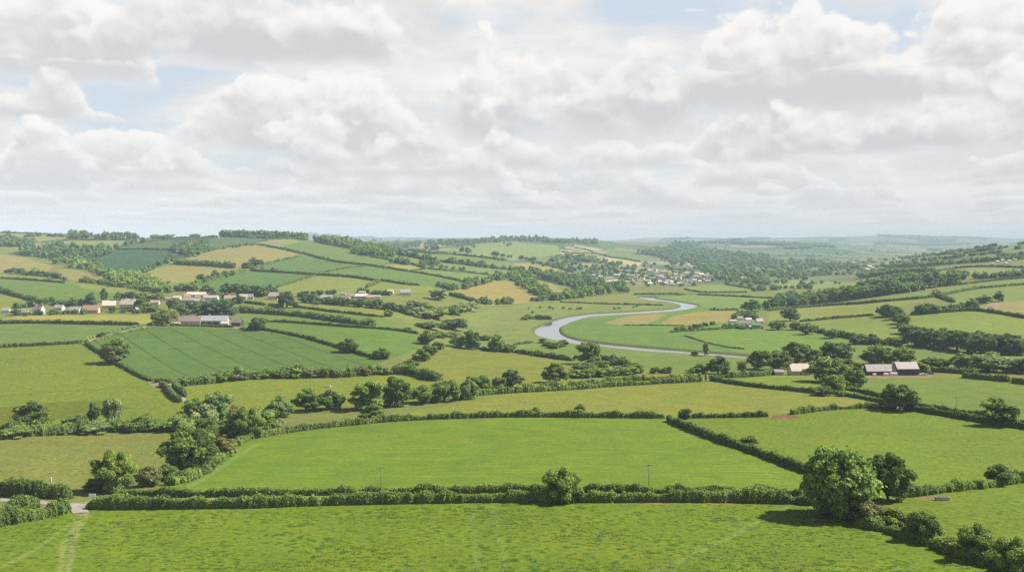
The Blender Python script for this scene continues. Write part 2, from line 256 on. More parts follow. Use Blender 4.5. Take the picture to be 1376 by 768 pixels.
# ------------------------------------------------------------------ fields (picture outline -> ground outline)
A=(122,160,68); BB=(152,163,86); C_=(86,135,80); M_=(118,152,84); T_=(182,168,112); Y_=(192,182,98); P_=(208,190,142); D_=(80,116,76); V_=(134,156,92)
FIELDS = [  # colour, outline, options: mow=(pxA, pxB, spacing, amount), tram=(...), tuft
 (D_,[(155,334),(177,328),(230,321),(296,318.5),(345,322),(347,325),(338,329),(313,331),(283,337),(262,345),(252,346),(230,350),(190,368),(150,364),(128,358),(130,346)]),  # cloud shadow on the upper-left hill, put into the field colour
 ((92,126,84),[(155,333.5),(177,328),(230,320.5),(230,335.5)]),  # upper field under the same painted cloud shadow, slightly lighter
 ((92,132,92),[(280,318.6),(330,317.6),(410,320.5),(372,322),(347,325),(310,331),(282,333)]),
 (T_,[(252,347),(283,337),(313,331),(338,329.5),(355,331),(388,337.5),(403,343),(363,353),(345,358),(325,361),(315,360),(263,356),(253,352)]),
 (T_,[(189,368),(210,360),(230,356),(263,357),(318,361),(320,363),(296,373),(262,378),(230,381),(210,379)]),
 ((122,154,92),[(347,326),(372,323),(410,321.5),(430,328),(470,335),(500,344),(545,356),(540,362),(497,356),(460,352),(437,348),(413,342),(388,336),(355,330)]),
 ((172,170,108),[(347,326),(372,323),(406,321.5),(395,327),(375,331),(355,330)]),
 ((104,146,92),[(345,362),(363,354),(403,344),(413,343.5),(437,349),(460,354),(490,357),(460,361),(424,370),(372,365.5)]),
 ((104,145,88),[(262,382),(296,374),(330,365),(337,364),(372,366.5),(423,370),(372,386),(345,388),(300,389),(262,392)]),
 ((158,166,92),[(372,387),(424,371),(460,372),(485,375),(508,379),(493,386),(475,395),(440,396),(400,395)]),
 ((108,152,88),[(424,369),(460,361.5),(490,358),(497,357.5),(540,364),(593,373),(624,380),(610,388),(585,388),(563,383),(543,382),(511,377),(485,373),(460,371)]),
 ((152,164,94),[(511,379),(543,382.5),(575,384),(590,388),(570,393),(540,393),(500,394),(495,386)]),
 ((196,172,122),[(508,357),(540,355),(575,361),(552,364),(540,363)]),
 ((132,160,94),[(552,365),(575,361),(627,367),(660,371),(650,378),(625,380),(593,372)]),
 ((136,160,98),[(498,345),(530,342),(570,349),(610,355),(690,364),(680,370),(660,369),(627,366),(580,361),(550,354)]),
 ((130,158,98),[(530,335),(560,338.5),(610,342.5),(680,351),(690,356),(690,362),(610,353),(568,347),(535,340)]),
 ((196,180,140),[(543,331),(560,327),(610,326),(605,330),(575,334)]),
 ((150,170,112),[(590,337),(640,328),(690,325),(750,330),(752,342),(690,350),(640,345)]),
 ((184,164,104),[(605,391),(640,384),(667,376),(690,379),(715,385),(738,400),(742,406),(720,408),(690,409),(650,410),(630,402),(606,397)]),
 ((178,166,104),[(700,372),(740,381),(762,393),(758,396),(747,396),(735,388),(705,375)]),
 ((140,160,92),[(757,379),(795,387),(790,392),(775,390)]),
 ((186,170,114),[(690,353),(715,353),(765,362),(770,366),(750,368),(720,363),(690,359)]),
 ((128,156,98),[(720,352),(760,350),(800,360),(830,364),(800,367),(765,361)]),
 (P_,[(772,328.5),(812,335),(790,336.5),(772,333)]), ((224,204,160),[(753.5,335),(815,342),(812,343.8),(752,339)]),
 ((204,186,138),[(752,339.5),(810,345),(800,350),(765,347),(752,343)]), ((224,200,156),[(810,345.5),(815,345),(863,353),(860,357),(845,356),(808,349.5)]),
 ((124,152,104),[(815,334),(850,337),(900,345),(895,351),(862,351),(815,342)]),
 (V_,[(640,420),(690,408),(760,403),(850,395),(930,394),(1060,398),(1150,402),(1072,414),(1000,420),(1000,440),(1060,470),(1100,480),(1000,490),(850,492),(760,482),(700,472),(640,460)]),
 ((150,160,98),[(600,460),(620,425),(660,415),(690,410),(760,406),(860,404),(900,412),(857,417),(773,423),(740,432),(718,442),(718,450),(740,458),(700,470),(640,468)]),
 ((160,158,98),[(752,405),(835,395.5),(850,396),(870,404),(895,409.5),(850,409),(807,407.5)]),
 ((112,156,86),[(752,444),(760,437),(774,431.5),(800,427),(850,423),(900,419),(937,413),(955,416),(940,418),(905,424),(884,436),(985,434),(995,441),(920,449),(960,464),(1010,475),(920,470),(824,462),(777,456)]),
 ((182,166,112),[(810,434),(830,428),(850,423.5),(885,421),(897,422.5),(882,430),(865,436.5),(835,436.5)]),
 ((186,166,108),[(884,436.5),(895,430),(905,424),(940,418.5),(994,417),(992,426),(985,431),(960,434),(920,437)]),
 ((128,166,96),[(880,400.5),(905,403),(937,410),(960,415),(1000,414),(1045,403),(1020,400),(936,396),(895,398)]),
 ((150,168,100),[(920,386),(960,383),(975,383),(1006,389),(1003,392),(941,392.5),(920,388.6)]),
 ((120,164,82),[(920,449.5),(998,440.5),(1040,442),(1100,447),(1140,455),(1165,465),(1100,474),(1010,475),(960,463)]),
 ((158,172,110),[(1036,380),(1060,376),(1170,380),(1176,384),(1100,388),(1045,386)]),
 ((160,166,92),[(1032,418),(1072,414),(1162,408),(1257,399),(1300,391),(1262,400),(1225,408),(1200,412),(1174,423),(1074,432),(1035,432)]),
 ((132,162,92),[(1072,412),(1162,406.5),(1255,397),(1250,392),(1200,399),(1120,409)]),
 ((146,166,84),[(1060,436),(1074,433),(1174,425),(1200,430),(1212,437),(1210,450),(1200,457),(1180,461),(1132,452)]),
 ((146,166,84),[(1224,423),(1307,418),(1376,428),(1376,460),(1320,455),(1290,452),(1260,449),(1225,440)]),
 ((140,160,90),[(1262,401),(1307,389.5),(1376,383),(1376,426),(1340,419),(1310,416),(1290,408)]),
 ((176,162,112),[(1310,414),(1345,405),(1376,405),(1376,424),(1345,418)]),
 ((132,160,92),[(1288,384),(1376,374.5),(1376,382),(1307,388),(1265,397),(1262,391)]),
 ((156,166,102),[(1244,368),(1307,359.5),(1376,361),(1376,367),(1300,370),(1250,372)]),
 ((168,172,114),[(1228,346),(1285,338),(1300,340),(1262,350),(1240,356)]), ((160,168,112),[(1290,337),(1360,329.5),(1366,332),(1340,338),(1300,341)]),
 ((204,190,140),[(1181,353),(1208,350.5),(1206,354),(1182,357)]), ((186,176,124),[(1196,348),(1216,346),(1214,349),(1198,350.5)]),
 ((128,158,86),[(1150,465),(1225,466),(1290,472),(1345,479),(1420,480),(1420,490),(1300,500),(1200,492),(1150,485)]),
 ((122,156,84),[(1130,515),(1160,507),(1250,504),(1400,519),(1400,574),(1327,561),(1217,543),(1190,536),(1150,524)],dict(mow=((1180,520),(1376,540),5,.06))),
 ((150,158,92),[(1240,494),(1300,494),(1376,506),(1376,516),(1293,507),(1250,504)]),
 ((136,166,76),[(950,510),(1032,502),(1060,504),(1110,506),(1140,515),(1120,527),(1099,528),(1003,518)]),
 ((158,166,88),[(330,598),(352,585),(500,563),(690,528),(943,513),(1000,519),(1099,530),(1182,542),(1107,550),(1063,556),(925,561),(893,561),(690,560),(594,562),(519,566),(394,580)],dict(tuft=.5)),
 ((150,164,86),[(640,530),(690,524),(760,520),(953,507),(950,500),(860,505),(760,511),(690,519)]),
 ((126,158,84),[(760,482),(800,488),(860,497),(950,502),(1000,500),(1010,490),(950,482),(860,476),(780,468),(735,462),(700,470)],dict(tuft=.4)),
 ((154,162,88),[(563,489),(590,470),(600,466),(690,473),(735,480),(772,486),(765,497),(746,512),(700,520),(640,526),(600,516),(580,509)],dict(tuft=.4,mow=((600,500),(740,500),7,.05))),
 ((156,154,96),[(522,484),(550,469),(578,469),(566,486),(540,491)]),
 ((146,164,78),[(236,522),(300,513),(380,508),(460,508),(530,503),(560,507),(590,514),(575,538),(500,548),(400,553),(330,553),(255,540)],dict(tuft=.6)),
 ((98,140,78),[(115,461),(130,458),(160,449),(207,438),(313,441),(380,448),(430,461),(493,479),(518,485),(500,490),(430,500),(330,506),(275,513),(243,518),(207,513),(172,497),(139,477)],dict(tram=((270,451),(372,496),22,.32))),
 ((108,152,78),[(322,442),(350,443),(414,455),(455,467),(473,471),(514,481),(530,480),(562,468),(568,460),(561,449),(519,443),(414,436),(330,431)],dict(mow=((360,445),(560,460),9,.05))),
 ((122,158,88),[(318,424),(344,421),(414,427),(484,437),(562,449),(520,443),(414,436),(330,431)]),
 ((116,156,86),[(310,415),(344,411),(394,414),(444,420),(509,427),(562,441),(560,447),(484,436),(414,426),(344,420)]),
 ((160,166,94),[(326,404),(390,404),(440,404),(500,411),(548,416),(556,428),(509,427),(444,419),(394,413),(344,409)]),
 ((138,162,74),[(0,467),(50,465),(107,462),(115,462),(139,478),(172,498),(204,513),(228,530),(246,542),(240,575),(150,579),(62,584),(0,586)],dict(tuft=.8)),
 ((126,142,58),[(0,547),(60,541),(140,537),(175,548),(110,560),(60,566),(0,570)],dict(tuft=.9)),
 ((152,158,98),[(0,587),(62,585),(150,580),(225,577),(330,572),(300,605),(262,640),(240,648),(200,660),(100,670),(50,669),(0,666)],dict(tuft=.8)),
 ((154,154,94),[(0,593),(80,590),(160,587),(225,585),(200,592),(90,599),(0,602)],dict(tuft=.8)),
 ((120,152,88),[(0,437),(67,436),(134,437),(187,439),(150,447),(123,454),(107,461),(50,464),(0,466)]),
 (Y_,[(0,429),(25,424),(90,422.5),(210,422.5),(206,431),(196,438),(187,437),(134,435.5),(67,434.5),(0,435)]),
 ((112,152,80),[(0,376),(33,377),(67,379),(87,381),(110,380),(125,381),(184,388),(212,394),(190,402),(130,406),(60,410),(42,404),(22,398),(0,392)]),
 ((156,164,92),[(95,379),(125,380),(184,388),(212,394),(200,397),(160,395),(115,388)]),
 ((158,164,86),[(0,395),(22,399),(42,405),(62,409),(45,417),(0,421)]),
 (T_,[(0,342),(30,345),(72,358),(60,366),(33,368),(0,366)]), ((160,164,96),[(0,367),(33,369),(78,375),(87,380),(67,378),(33,376),(0,374)]),
 ((178,164,108),[(75,362),(90,361),(125,367),(155,377),(152,382),(125,379),(100,377),(82,371)]),
 ((162,172,112),[(52,327),(100,323.5),(184,323),(165,330),(155,334),(110,333),(80,329)]), ((168,174,118),[(0,312),(42,313),(92,318),(104,322),(55,326),(46,320),(0,321)]),
 ((122,160,64),[(-60,900),(-60,712),(0,707),(93,689),(116,684),(545,675),(1080,678),(1145,703),(1242,724),(1376,767),(1430,900)],dict(tuft=1.0)),
 ((118,164,68),[(200,662),(240,648),(262,640),(300,605),(340,591),(394,581),(519,567.5),(688,560.5),(893,562),(938,583),(1032,618),(1089,640),(1092,667),(720,663),(400,667),(220,668)],dict(mow=((330,620),(1000,613),4.2,.32))),
 ((126,160,66),[(921,562),(1032,560),(1063,557),(1107,552),(1177,548),(1214,551),(1307,566),(1400,580),(1400,642),(1376,645),(1287,657),(1235,664),(1120,674),(1089,640),(1032,617),(938,582)],dict(tuft=.7)),
 ((124,156,62),[(1130,704),(1180,675),(1235,665),(1287,659),(1400,645),(1400,790),(1376,766),(1313,744),(1242,722)],dict(tuft=.8)),
]
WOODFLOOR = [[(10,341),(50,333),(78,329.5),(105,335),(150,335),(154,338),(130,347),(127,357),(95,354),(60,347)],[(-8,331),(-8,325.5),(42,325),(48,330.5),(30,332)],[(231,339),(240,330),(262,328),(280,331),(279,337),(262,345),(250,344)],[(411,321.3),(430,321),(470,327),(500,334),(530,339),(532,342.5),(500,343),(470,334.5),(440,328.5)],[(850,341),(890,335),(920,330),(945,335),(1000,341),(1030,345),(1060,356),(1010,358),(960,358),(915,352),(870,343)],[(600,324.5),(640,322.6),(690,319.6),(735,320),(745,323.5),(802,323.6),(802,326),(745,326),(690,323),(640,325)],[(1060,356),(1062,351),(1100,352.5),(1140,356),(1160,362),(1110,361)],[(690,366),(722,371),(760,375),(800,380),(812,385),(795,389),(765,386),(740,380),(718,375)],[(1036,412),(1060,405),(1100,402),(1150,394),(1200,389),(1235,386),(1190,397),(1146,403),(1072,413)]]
PATCHES = [ # bare earth and trodden ground
 ((176,140,108),[(100,685),(108,684),(122,687),(120,692),(108,693),(101,690)]), ((150,118,84),[(1038,558),(1060,556),(1078,561),(1060,563),(1036,562)]),
 ((180,165,135),[(196,511),(212,512),(222,517),(205,518)]), ((176,150,120),[(106,458),(116,457),(117,463),(110,463)]), ((170,150,115),[(1158,504),(1255,503),(1252,507),(1160,508)]),
 ((190,170,135),[(1326,408),(1345,405),(1340,418),(1326,416)]), ((150,135,90),[(1062,670),(1092,671),(1090,677),(1062,676)]),((178,160,126),[(226,435),(322,438),(320,441),(226,437)]),
 ((190,176,140),[(1194,545),(1214,547),(1214,551),(1196,549)]), ((170,140,96),[(1226,663),(1262,667),(1258,671),(1232,669)]), ((190,178,130),[(815,498),(836,491),(832,489),(812,496)]),
]
print('terrain', Z.shape)
# base: patchwork of far fields on a jittered lattice
pal = np.array([alb(*c, KALB*.85) for c in [(132,158,100),(112,148,92),(158,166,110),(140,160,100),(96,132,86),(188,176,128),(150,164,104),(120,150,96),(206,190,146),(104,140,92)]])
gx = XX/230.0+.35*vnoise(XX/500,YY/500,31); gy = YY/330.0+.3*vnoise(XX/400,YY/400,32)
JX = np.random.default_rng(5).random((256,256)); JY = np.random.default_rng(6).random((256,256)); JC = np.random.default_rng(9).integers(0, len(pal), (256,256))
def voro(gx, gy):
    ix = np.floor(gx).astype(int); iy = np.floor(gy).astype(int)
    d1 = np.full(gx.shape, 1e9); d2 = d1.copy(); c = np.zeros(gx.shape, int)
    for a in (-1,0,1):
        for b in (-1,0,1):
            i = (ix+a) % 256; j = (iy+b) % 256
            d = np.hypot(ix+a+.15+.7*JX[i,j]-gx, iy+b+.15+.7*JY[i,j]-gy)
            nb = d < d1; d2 = np.where(nb, d1, np.minimum(d2, d)); c = np.where(nb, JC[i,j], c); d1 = np.where(nb, d, d1)
    return c, d2-d1
vc, vedge = voro(gx, gy)
GCLIFT = 1.0
nearb = np.clip((2300-YY)/500, 0, 1)[...,None]
GC = pal[vc]*(1-nearb)+np.array(alb(150,158,82))*nearb
fmask = vnoise(XX/700, YY/1100, 41)+.5*vnoise(XX/240, YY/330, 42)
farw = np.clip((YY-2300)/500, 0, 1)[...,None]
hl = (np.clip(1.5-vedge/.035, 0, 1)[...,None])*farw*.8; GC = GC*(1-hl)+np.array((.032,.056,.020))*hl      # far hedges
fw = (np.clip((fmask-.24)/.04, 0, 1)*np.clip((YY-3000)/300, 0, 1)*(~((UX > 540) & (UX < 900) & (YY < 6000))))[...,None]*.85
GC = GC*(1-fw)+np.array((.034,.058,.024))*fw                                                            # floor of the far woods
PAR = np.zeros(Z.shape+(4,)); PAR[...,3] = .2
UC = np.clip(UX, 2, 1374)
LYg = np.broadcast_to(LY, Z.shape)
def to_uly(poly, step=6.0):
    out = []
    for a, b in zip(poly, poly[1:]+poly[:1]):
        n = max(1, int(math.hypot(b[0]-a[0], b[1]-a[1])/step))
        for k in range(n):
            px = a[0]+(b[0]-a[0])*k/n; py = a[1]+(b[1]-a[1])*k/n
            p = at(min(max(px,-60),1436), py); out.append((min(max(px,-60),1436), math.log(p[1])))
    return np.array(out)
def paint(poly, col, opt):
    P = to_uly(poly)
    i0, i1 = 0, len(U); j0 = max(np.searchsorted(LY, P[:,1].min())-1, 0); j1 = np.searchsorted(LY, P[:,1].max())+1
    if P[:,0].min() > 3: i0 = max(np.searchsorted(U, P[:,0].min())-1, 0)
    if P[:,0].max() < 1373: i1 = np.searchsorted(U, P[:,0].max())+1
    s = (slice(i0,i1), slice(j0,j1))
    ins = inpoly(UC[s], LYg[s], P)
    GC[s][ins] = alb(*col)
    par = PAR[s]; par[ins] = (0,0,0,opt.get('tuft',.25))
    for k, ch in (('mow',1),('tram',2)):
        if k in opt:
            a, b, sp, amt = opt[k]; a = at(*a); b = at(*b); d = (b-a)[:2]; d /= np.hypot(*d)
            sv = ((XX[s]-a[0])*-d[1]+(YY[s]-a[1])*d[0])/sp
            par[...,0][ins] = sv[ins]; par[...,ch][ins] = amt
    return ins
def warm(c, yy):
    r, g, b = c
    return c if g < 125 else (r+(.36 if yy > 485 else .38)*max(g-r,0)-1, g+(0 if yy > 485 else 5), b-(22 if yy > 485 else 12))
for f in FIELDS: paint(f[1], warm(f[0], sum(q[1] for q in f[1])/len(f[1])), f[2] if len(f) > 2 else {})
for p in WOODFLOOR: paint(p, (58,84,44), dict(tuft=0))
for c, p in PATCHES: paint(p, c, dict(tuft=0))
# worn tracks across the grass
def track(pts, w, col, mixv):
    P = np.array([at(*p)[:2] for p in dens(pts, 6)])
    pad = w*3; s = (XX > P[:,0].min()-pad) & (XX < P[:,0].max()+pad) & (YY > P[:,1].min()-pad) & (YY < P[:,1].max()+pad)
    d = segdist(XX[s], YY[s], P); k = np.clip(1.4-d/w, 0, 1)[:,None]*mixv
    g = GC[s]; GC[s] = g*(1-k)+np.array(alb(*col))*k
track([(113,688),(100,708),(86,730),(80,768),(78,800)], .7, (168,178,98), .75); track([(117,689),(108,708),(98,730),(92,768),(90,800)], .7, (168,178,98), .75)
track([(104,696),(70,722),(40,742),(0,762)], .6, (166,178,96), .7)
track([(640,675),(634,700),(640,730),(645,790)], .6, (150,172,92), .3); track([(664,677),(668,710),(676,740),(684,790)], .6, (150,172,92), .3)
track([(880,768),(950,737),(1010,705),(1060,680)], .8, (160,178,96), .65); track([(868,764),(940,733),(1000,702)], .4, (156,176,90), .3)
track([(225,666),(262,650),(320,612),(345,596)], 1.3, (152,180,90), .7); track([(1088,655),(1020,632),(940,600),(905,570)], .8, (138,174,80), .4)
track([(0,532),(60,527),(130,523),(190,519)], 1.2, (100,116,56), .6)
track([(1140,583),(1200,590),(1260,603),(1350,622)], .9, (150,172,104), .4)
track([(800,533),(850,545),(878,557)], .8, (120,136,66), .5)
# bare river banks
bank = np.clip(1-np.abs(RIVD-1.2)/4.0, 0, 1)[...,None]*.75
GC = GC*(1-bank)+np.array(alb(104,98,66))*bank
def nearpx(a, b, w): return 0
I = np.arange(len(U)*len(LY)).reshape(Z.shape)
F = np.stack([I[:-1,:-1], I[1:,:-1], I[1:,1:], I[:-1,1:]], -1).reshape(-1,4)
V = np.stack([XX, YY, Z+CAMZ], -1).reshape(-1,3)

# ground material
GM, nt = material('pasture_and_crops')
col = nt.n('ShaderNodeAttribute', attribute_name='col').outputs['Color']
pa = nt.n('ShaderNodeAttribute', attribute_name='par'); sp = nt.n('ShaderNodeSeparateColor'); nt.L(pa.outputs['Color'], sp.inputs[0])
s_, mow, tram, tuft = sp.outputs[0], sp.outputs[1], sp.outputs[2], pa.outputs['Alpha']
geo = nt.n('ShaderNodeNewGeometry').outputs['Position']
n1 = nt.noise(geo, .012, 4, .6); n2 = nt.noise(geo, .09, 4, .6); n3 = nt.noise(geo, .9, 4, .7)
st = nt.n('ShaderNodeMapping'); st.inputs['Scale'].default_value = (.75, 1.0, 1); nt.L(geo, st.inputs[0])
n4 = nt.noise(st.outputs[0], .75, 3, .6)
f = nt.m('MULTIPLY_ADD', n1, .36, .82); f = nt.m('MULTIPLY', f, nt.m('MULTIPLY_ADD', n2, .60, .70)); f = nt.m('MULTIPLY', f, nt.m('MULTIPLY_ADD', n3, 1.1, .45))
spk = nt.m('MULTIPLY', nt.smooth(nt.m('ADD', n4, nt.m('MULTIPLY_ADD', n2, .4, -.2)), .52, .65), nt.m('MULTIPLY', tuft, .85))
wv = nt.m('ADD', s_, nt.m('MULTIPLY', nt.noise(geo, .05, 2, .5), .5))
sn = nt.m('SINE', nt.m('MULTIPLY', wv, 6.2832))
nst = nt.n('ShaderNodeCombineXYZ'); nt.L(nt.m('MULTIPLY', wv, 3.0), nst.inputs[0])
sn2 = nt.noise(nst.outputs[0], 1.0, 4, .7)
f = nt.m('MULTIPLY', f, nt.m('ADD', 1.0, nt.m('MULTIPLY', mow, nt.m('ADD', nt.m('MULTIPLY', nt.m('MULTIPLY', sn, nt.smooth(n2, .38, .62)), .35), nt.m('MULTIPLY_ADD', sn2, 3.0, -1.5)))))
fr = nt.m('ABSOLUTE', nt.m('SUBTRACT', nt.m('FRACT', s_), .5))
tl = nt.m('MULTIPLY', nt.smooth(fr, .025, .05, 1.0, 0.0), tram)
f = nt.m('MULTIPLY', f, nt.m('SUBTRACT', 1.0, tl))
c1 = nt.v('SCALE', col, scale=f); c1 = nt.mix(spk, c1, nt.v('MULTIPLY', c1, (.25, .48, .12)))
yel = nt.v('MULTIPLY', c1, (1.10, 1.01, .93)); grn = nt.v('MULTIPLY', c1, (.91, .98, .98))
c2 = nt.mix(nt.smooth(nt.noise(geo, .045, 7, .75), .36, .64), grn, yel)
bmp = nt.n('ShaderNodeBump'); bmp.inputs['Strength'].default_value = .45; bmp.inputs['Distance'].default_value = .5
nt.L(nt.m('ADD', n3, nt.m('MULTIPLY', n4, tuft)), bmp.inputs['Height'])
finish(nt, principled(nt, c2, .95, .08, bmp.outputs[0]).outputs[0])
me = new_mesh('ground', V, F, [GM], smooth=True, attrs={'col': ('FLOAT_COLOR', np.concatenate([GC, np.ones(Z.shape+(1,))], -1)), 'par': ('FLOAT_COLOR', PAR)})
tag(link('ground', me), kind='structure', label='patchwork of green and straw-coloured fields over rolling hills')

# river
WM, nt = material('river_water')
geo = nt.n('ShaderNodeNewGeometry').outputs['Position']
bmp = nt.n('ShaderNodeBump'); bmp.inputs['Strength'].default_value = .06; bmp.inputs['Distance'].default_value = .3
nt.L(nt.noise(geo, .25, 3, .6), bmp.inputs['Height'])
finish(nt, principled(nt, (.07,.08,.075), .07, .5, bmp.outputs[0]).outputs[0])
c = (RL+RR)/2; ext = 1.06
L2 = c+(RL-c)*ext+0; R2 = c+(RR-c)*ext
rv = np.vstack([np.c_[L2, np.full(len(L2), ZW+CAMZ)], np.c_[R2, np.full(len(R2), ZW+CAMZ)]]); n = len(L2)
tag(link('river', new_mesh('river', rv, [(i, i+n, i+n+1, i+1) for i in range(n-1)], [WM])), kind='structure', label='pale river winding in an S through the flat valley meadows')

# lanes
LM, nt = material('lane_surface')
geo = nt.n('ShaderNodeNewGeometry').outputs['Position']
finish(nt, principled(nt, nt.mix(nt.smooth(nt.noise(geo, .6, 5, .7), .35, .65), (.14,.125,.11), (.22,.19,.155)), .9, .2).outputs[0])
def lane(pts, w, label):
    P = cat([at(*p)[:2] for p in pts], 10); V = []; F = []
    for i, p in enumerate(P):
        t = P[min(i+1,len(P)-1)]-P[max(i-1,0)]; t = t/np.hypot(*t); q = np.array([-t[1], t[0]])
        for k, e in enumerate((-1,-.5,0,.5,1)):
            a = p+q*e*w/2; V.append((a[0], a[1], ground_z(*a)+.14-.05*abs(e)))
    for i in range(len(P)-1):
        for k in range(4): F.append((i*5+k, i*5+k+1, i*5+k+6, i*5+k+5))
    tag(link('lane', new_mesh('lane', V, F, [LM], smooth=True)), kind='structure', label=label)
lane([(-60,671),(0,671.5),(22,672.5),(50,674.5),(72,676),(95,677.5),(113,677.5),(150,674),(250,673),(400,671),(545,668),(720,666.5),(900,667),(1000,668),(1060,670),(1098,674)], 3.6, 'pale lane running between two hedges across the foreground')
lane([(100,678),(105,683),(109,689)], 3.6, 'short stony spur from the lane into the front pasture')
lane([(115,460),(123,456),(140,450.5),(170,443.5),(207,437.5),(240,437.3),(310,440)], 3.4, 'lane climbing between hedges to the left farm')
lane([(206,513.5),(222,515.5),(231,518),(233,525),(239,531),(247,537.5),(262,545),(290,552)], 3.4, 'pale track bending down past the crop field corner')
lane([(1114,527),(1137,530),(1165,534.5),(1192,540),(1215,547),(1260,554.5),(1307,562),(1376,573),(1436,585)], 3.6, 'lane between hedges below the right farm')
# ------------------------------------------------------------------ foliage
FM, nt = material('foliage')
oi = nt.n('ShaderNodeObjectInfo').outputs['Color']
tint = nt.n('ShaderNodeAttribute', attribute_name='tint').outputs['Fac']
geo = nt.n('ShaderNodeNewGeometry').outputs['Position']
h = nt.m('MULTIPLY', nt.m('MULTIPLY_ADD', tint, .9, .55), nt.m('MULTIPLY_ADD', nt.noise(geo, .22, 3, .6), .5, .75))
c = nt.v('SCALE', oi, scale=h)
c = nt.mix(nt.smooth(tint, .45, 1.0), c, nt.v('MULTIPLY', c, (1.35, 1.12, .85)))
p = principled(nt, c, .75, .25)
tr = nt.n('ShaderNodeBsdfTranslucent'); nt.L(nt.v('MULTIPLY', c, (1.1,1.25,.7)), tr.inputs[0])
mx = nt.n('ShaderNodeMixShader'); mx.inputs[0].default_value = .38; nt.L(p.outputs[0], mx.inputs[1]); nt.L(tr.outputs[0], mx.inputs[2])
finish(nt, mx.outputs[0])
BARK = plain('bark', (.075,.058,.042), 2.0, .5, .95, .1)
SP = {'o': (.066,.100,.020), 'b': (.102,.150,.040), 'm': (.088,.128,.026), 'p': (.125,.160,.068), 'r': (.098,.106,.034), 'd': (.053,.088,.032), 'y': (.15,.175,.045)}
TONE = 1.6
def spc(k, j=.12):
    q = 1+random.uniform(-j, j); c = SP[k]; return (c[0]*TONE*q*(1+random.uniform(-j,j)*.6), c[1]*TONE*q, c[2]*TONE*q*(1+random.uniform(-j,j)), 1)
def unit(n, r): v = r.normal(size=(n,3)); return v/np.linalg.norm(v, axis=1, keepdims=True)
def quads(P, N, s, r):                     # small leaf sprays: a bent quad at each point facing roughly N
    n = len(P); t = np.cross(N, unit(n, r)); t /= np.linalg.norm(t, axis=1, keepdims=True)+1e-9; b = np.cross(N, t)
    s = np.asarray(s)[:,None]*np.ones((n,1)); a = s*(.35+.3*r.random((n,1))); d = s*(.45+.35*r.random((n,1)))
    V = np.stack([P-t*d, P-b*a+N*s*.12, P+t*d, P+b*a-N*s*.10], 1)
    return V.reshape(-1,3), np.arange(4*n).reshape(-1,4)
def crown(shape, n, s, seed):              # crown of unit height and unit width, as leaf sprays gathered on boughs
    r = np.random.default_rng(seed)
    if shape == 'O': K, zc, rad, lr, zb = 66, .50, (.41,.41,.42), (.085,.145), .05
    elif shape == 'T': K, zc, rad, lr, zb = 42, .52, (.36,.36,.42), (.09,.16), .05
    elif shape == 'D': K, zc, rad, lr, zb = 110, .47, (.43,.43,.46), (.075,.12), .03
    else: K, zc, rad, lr, zb = 38, .42, (.40,.40,.42), (.11,.18), .0
    C = []
    while len(C) < K and shape == 'D':    # a full dome: boughs spread evenly over it
        i = len(C); zz = 1-2*(i+.5)/K*.93; th = i*2.39996+r.normal()*.15; q = math.sqrt(max(1-zz*zz,0)); rr = r.uniform(.84,1.0) if i % 5 else r.uniform(.35,.7)
        C.append(np.array([q*math.cos(th)*rad[0], q*math.sin(th)*rad[1], zz*rad[2]])*rr+np.array([0,0,zc]))
    while len(C) < K:
        d = unit(1, r)[0]; rr = r.random()**(.33 if n > 9000 else .45)
        if d[2] < -.93: continue
        q = 1+(.15 if n > 9000 else .35)*max(-d[2],0); p = np.array([d[0]*rad[0]*q, d[1]*rad[1]*q, d[2]*rad[2]])*rr*(.85+.3*r.random()); p[2] += zc
        if p[2] > zb: C.append(p)
    C = np.array(C); lrr = r.uniform(*lr, K); lt = r.random(K)
    w = lrr**2; k = r.choice(K, n, p=w/w.sum())
    d = unit(n, r); d[:,2] = np.where(r.random(n) < .65, np.abs(d[:,2]), d[:,2])
    P = C[k]+d*(lrr[k]*(.62+.45*r.random(n)**.7))[:,None]*np.array([1,1,.85])
    stray = r.random(n) < .04; P[stray] = np.array([0,0,zc])+(P[stray]-np.array([0,0,zc]))*1.10
    P[:,2] = np.clip(P[:,2], zb*.6, 1.0)
    N = d+unit(n, r)*.75; N /= np.linalg.norm(N, axis=1, keepdims=True)
    V, F = quads(P, N, s*(.7+.6*r.random(n)), r)
    T = np.repeat(np.clip(lt[k]*.55+r.random(n)*.45, 0, 1), 4)
    return V, F, T, C, zb
def trunk_b(C, zb, shape, seed, n=8):
    r = random.Random(seed); b = B(); t = .030 if shape != 'B' else .02
    zt = .5 if shape != 'B' else .3
    b.tube([(0,0,-.06),(0,0,0),(.004,.003,zb*.6),(.01,-.008,zb+.12),(0,.01,zt)], [t*1.9,t*1.5,t*1.05,t*.9,t*.5], n)
    for i in r.sample(range(len(C)), 9):
        e = C[i]; z0 = zb*.8+r.random()*.15; m = (e[0]*.5, e[1]*.5, z0+(e[2]-z0)*.45)
        b.tube([(0,0,z0), m, tuple(e)], [t*.6,t*.4,t*.15], 5, cap=False)
    return b
PROTO = {}
HEROD = None
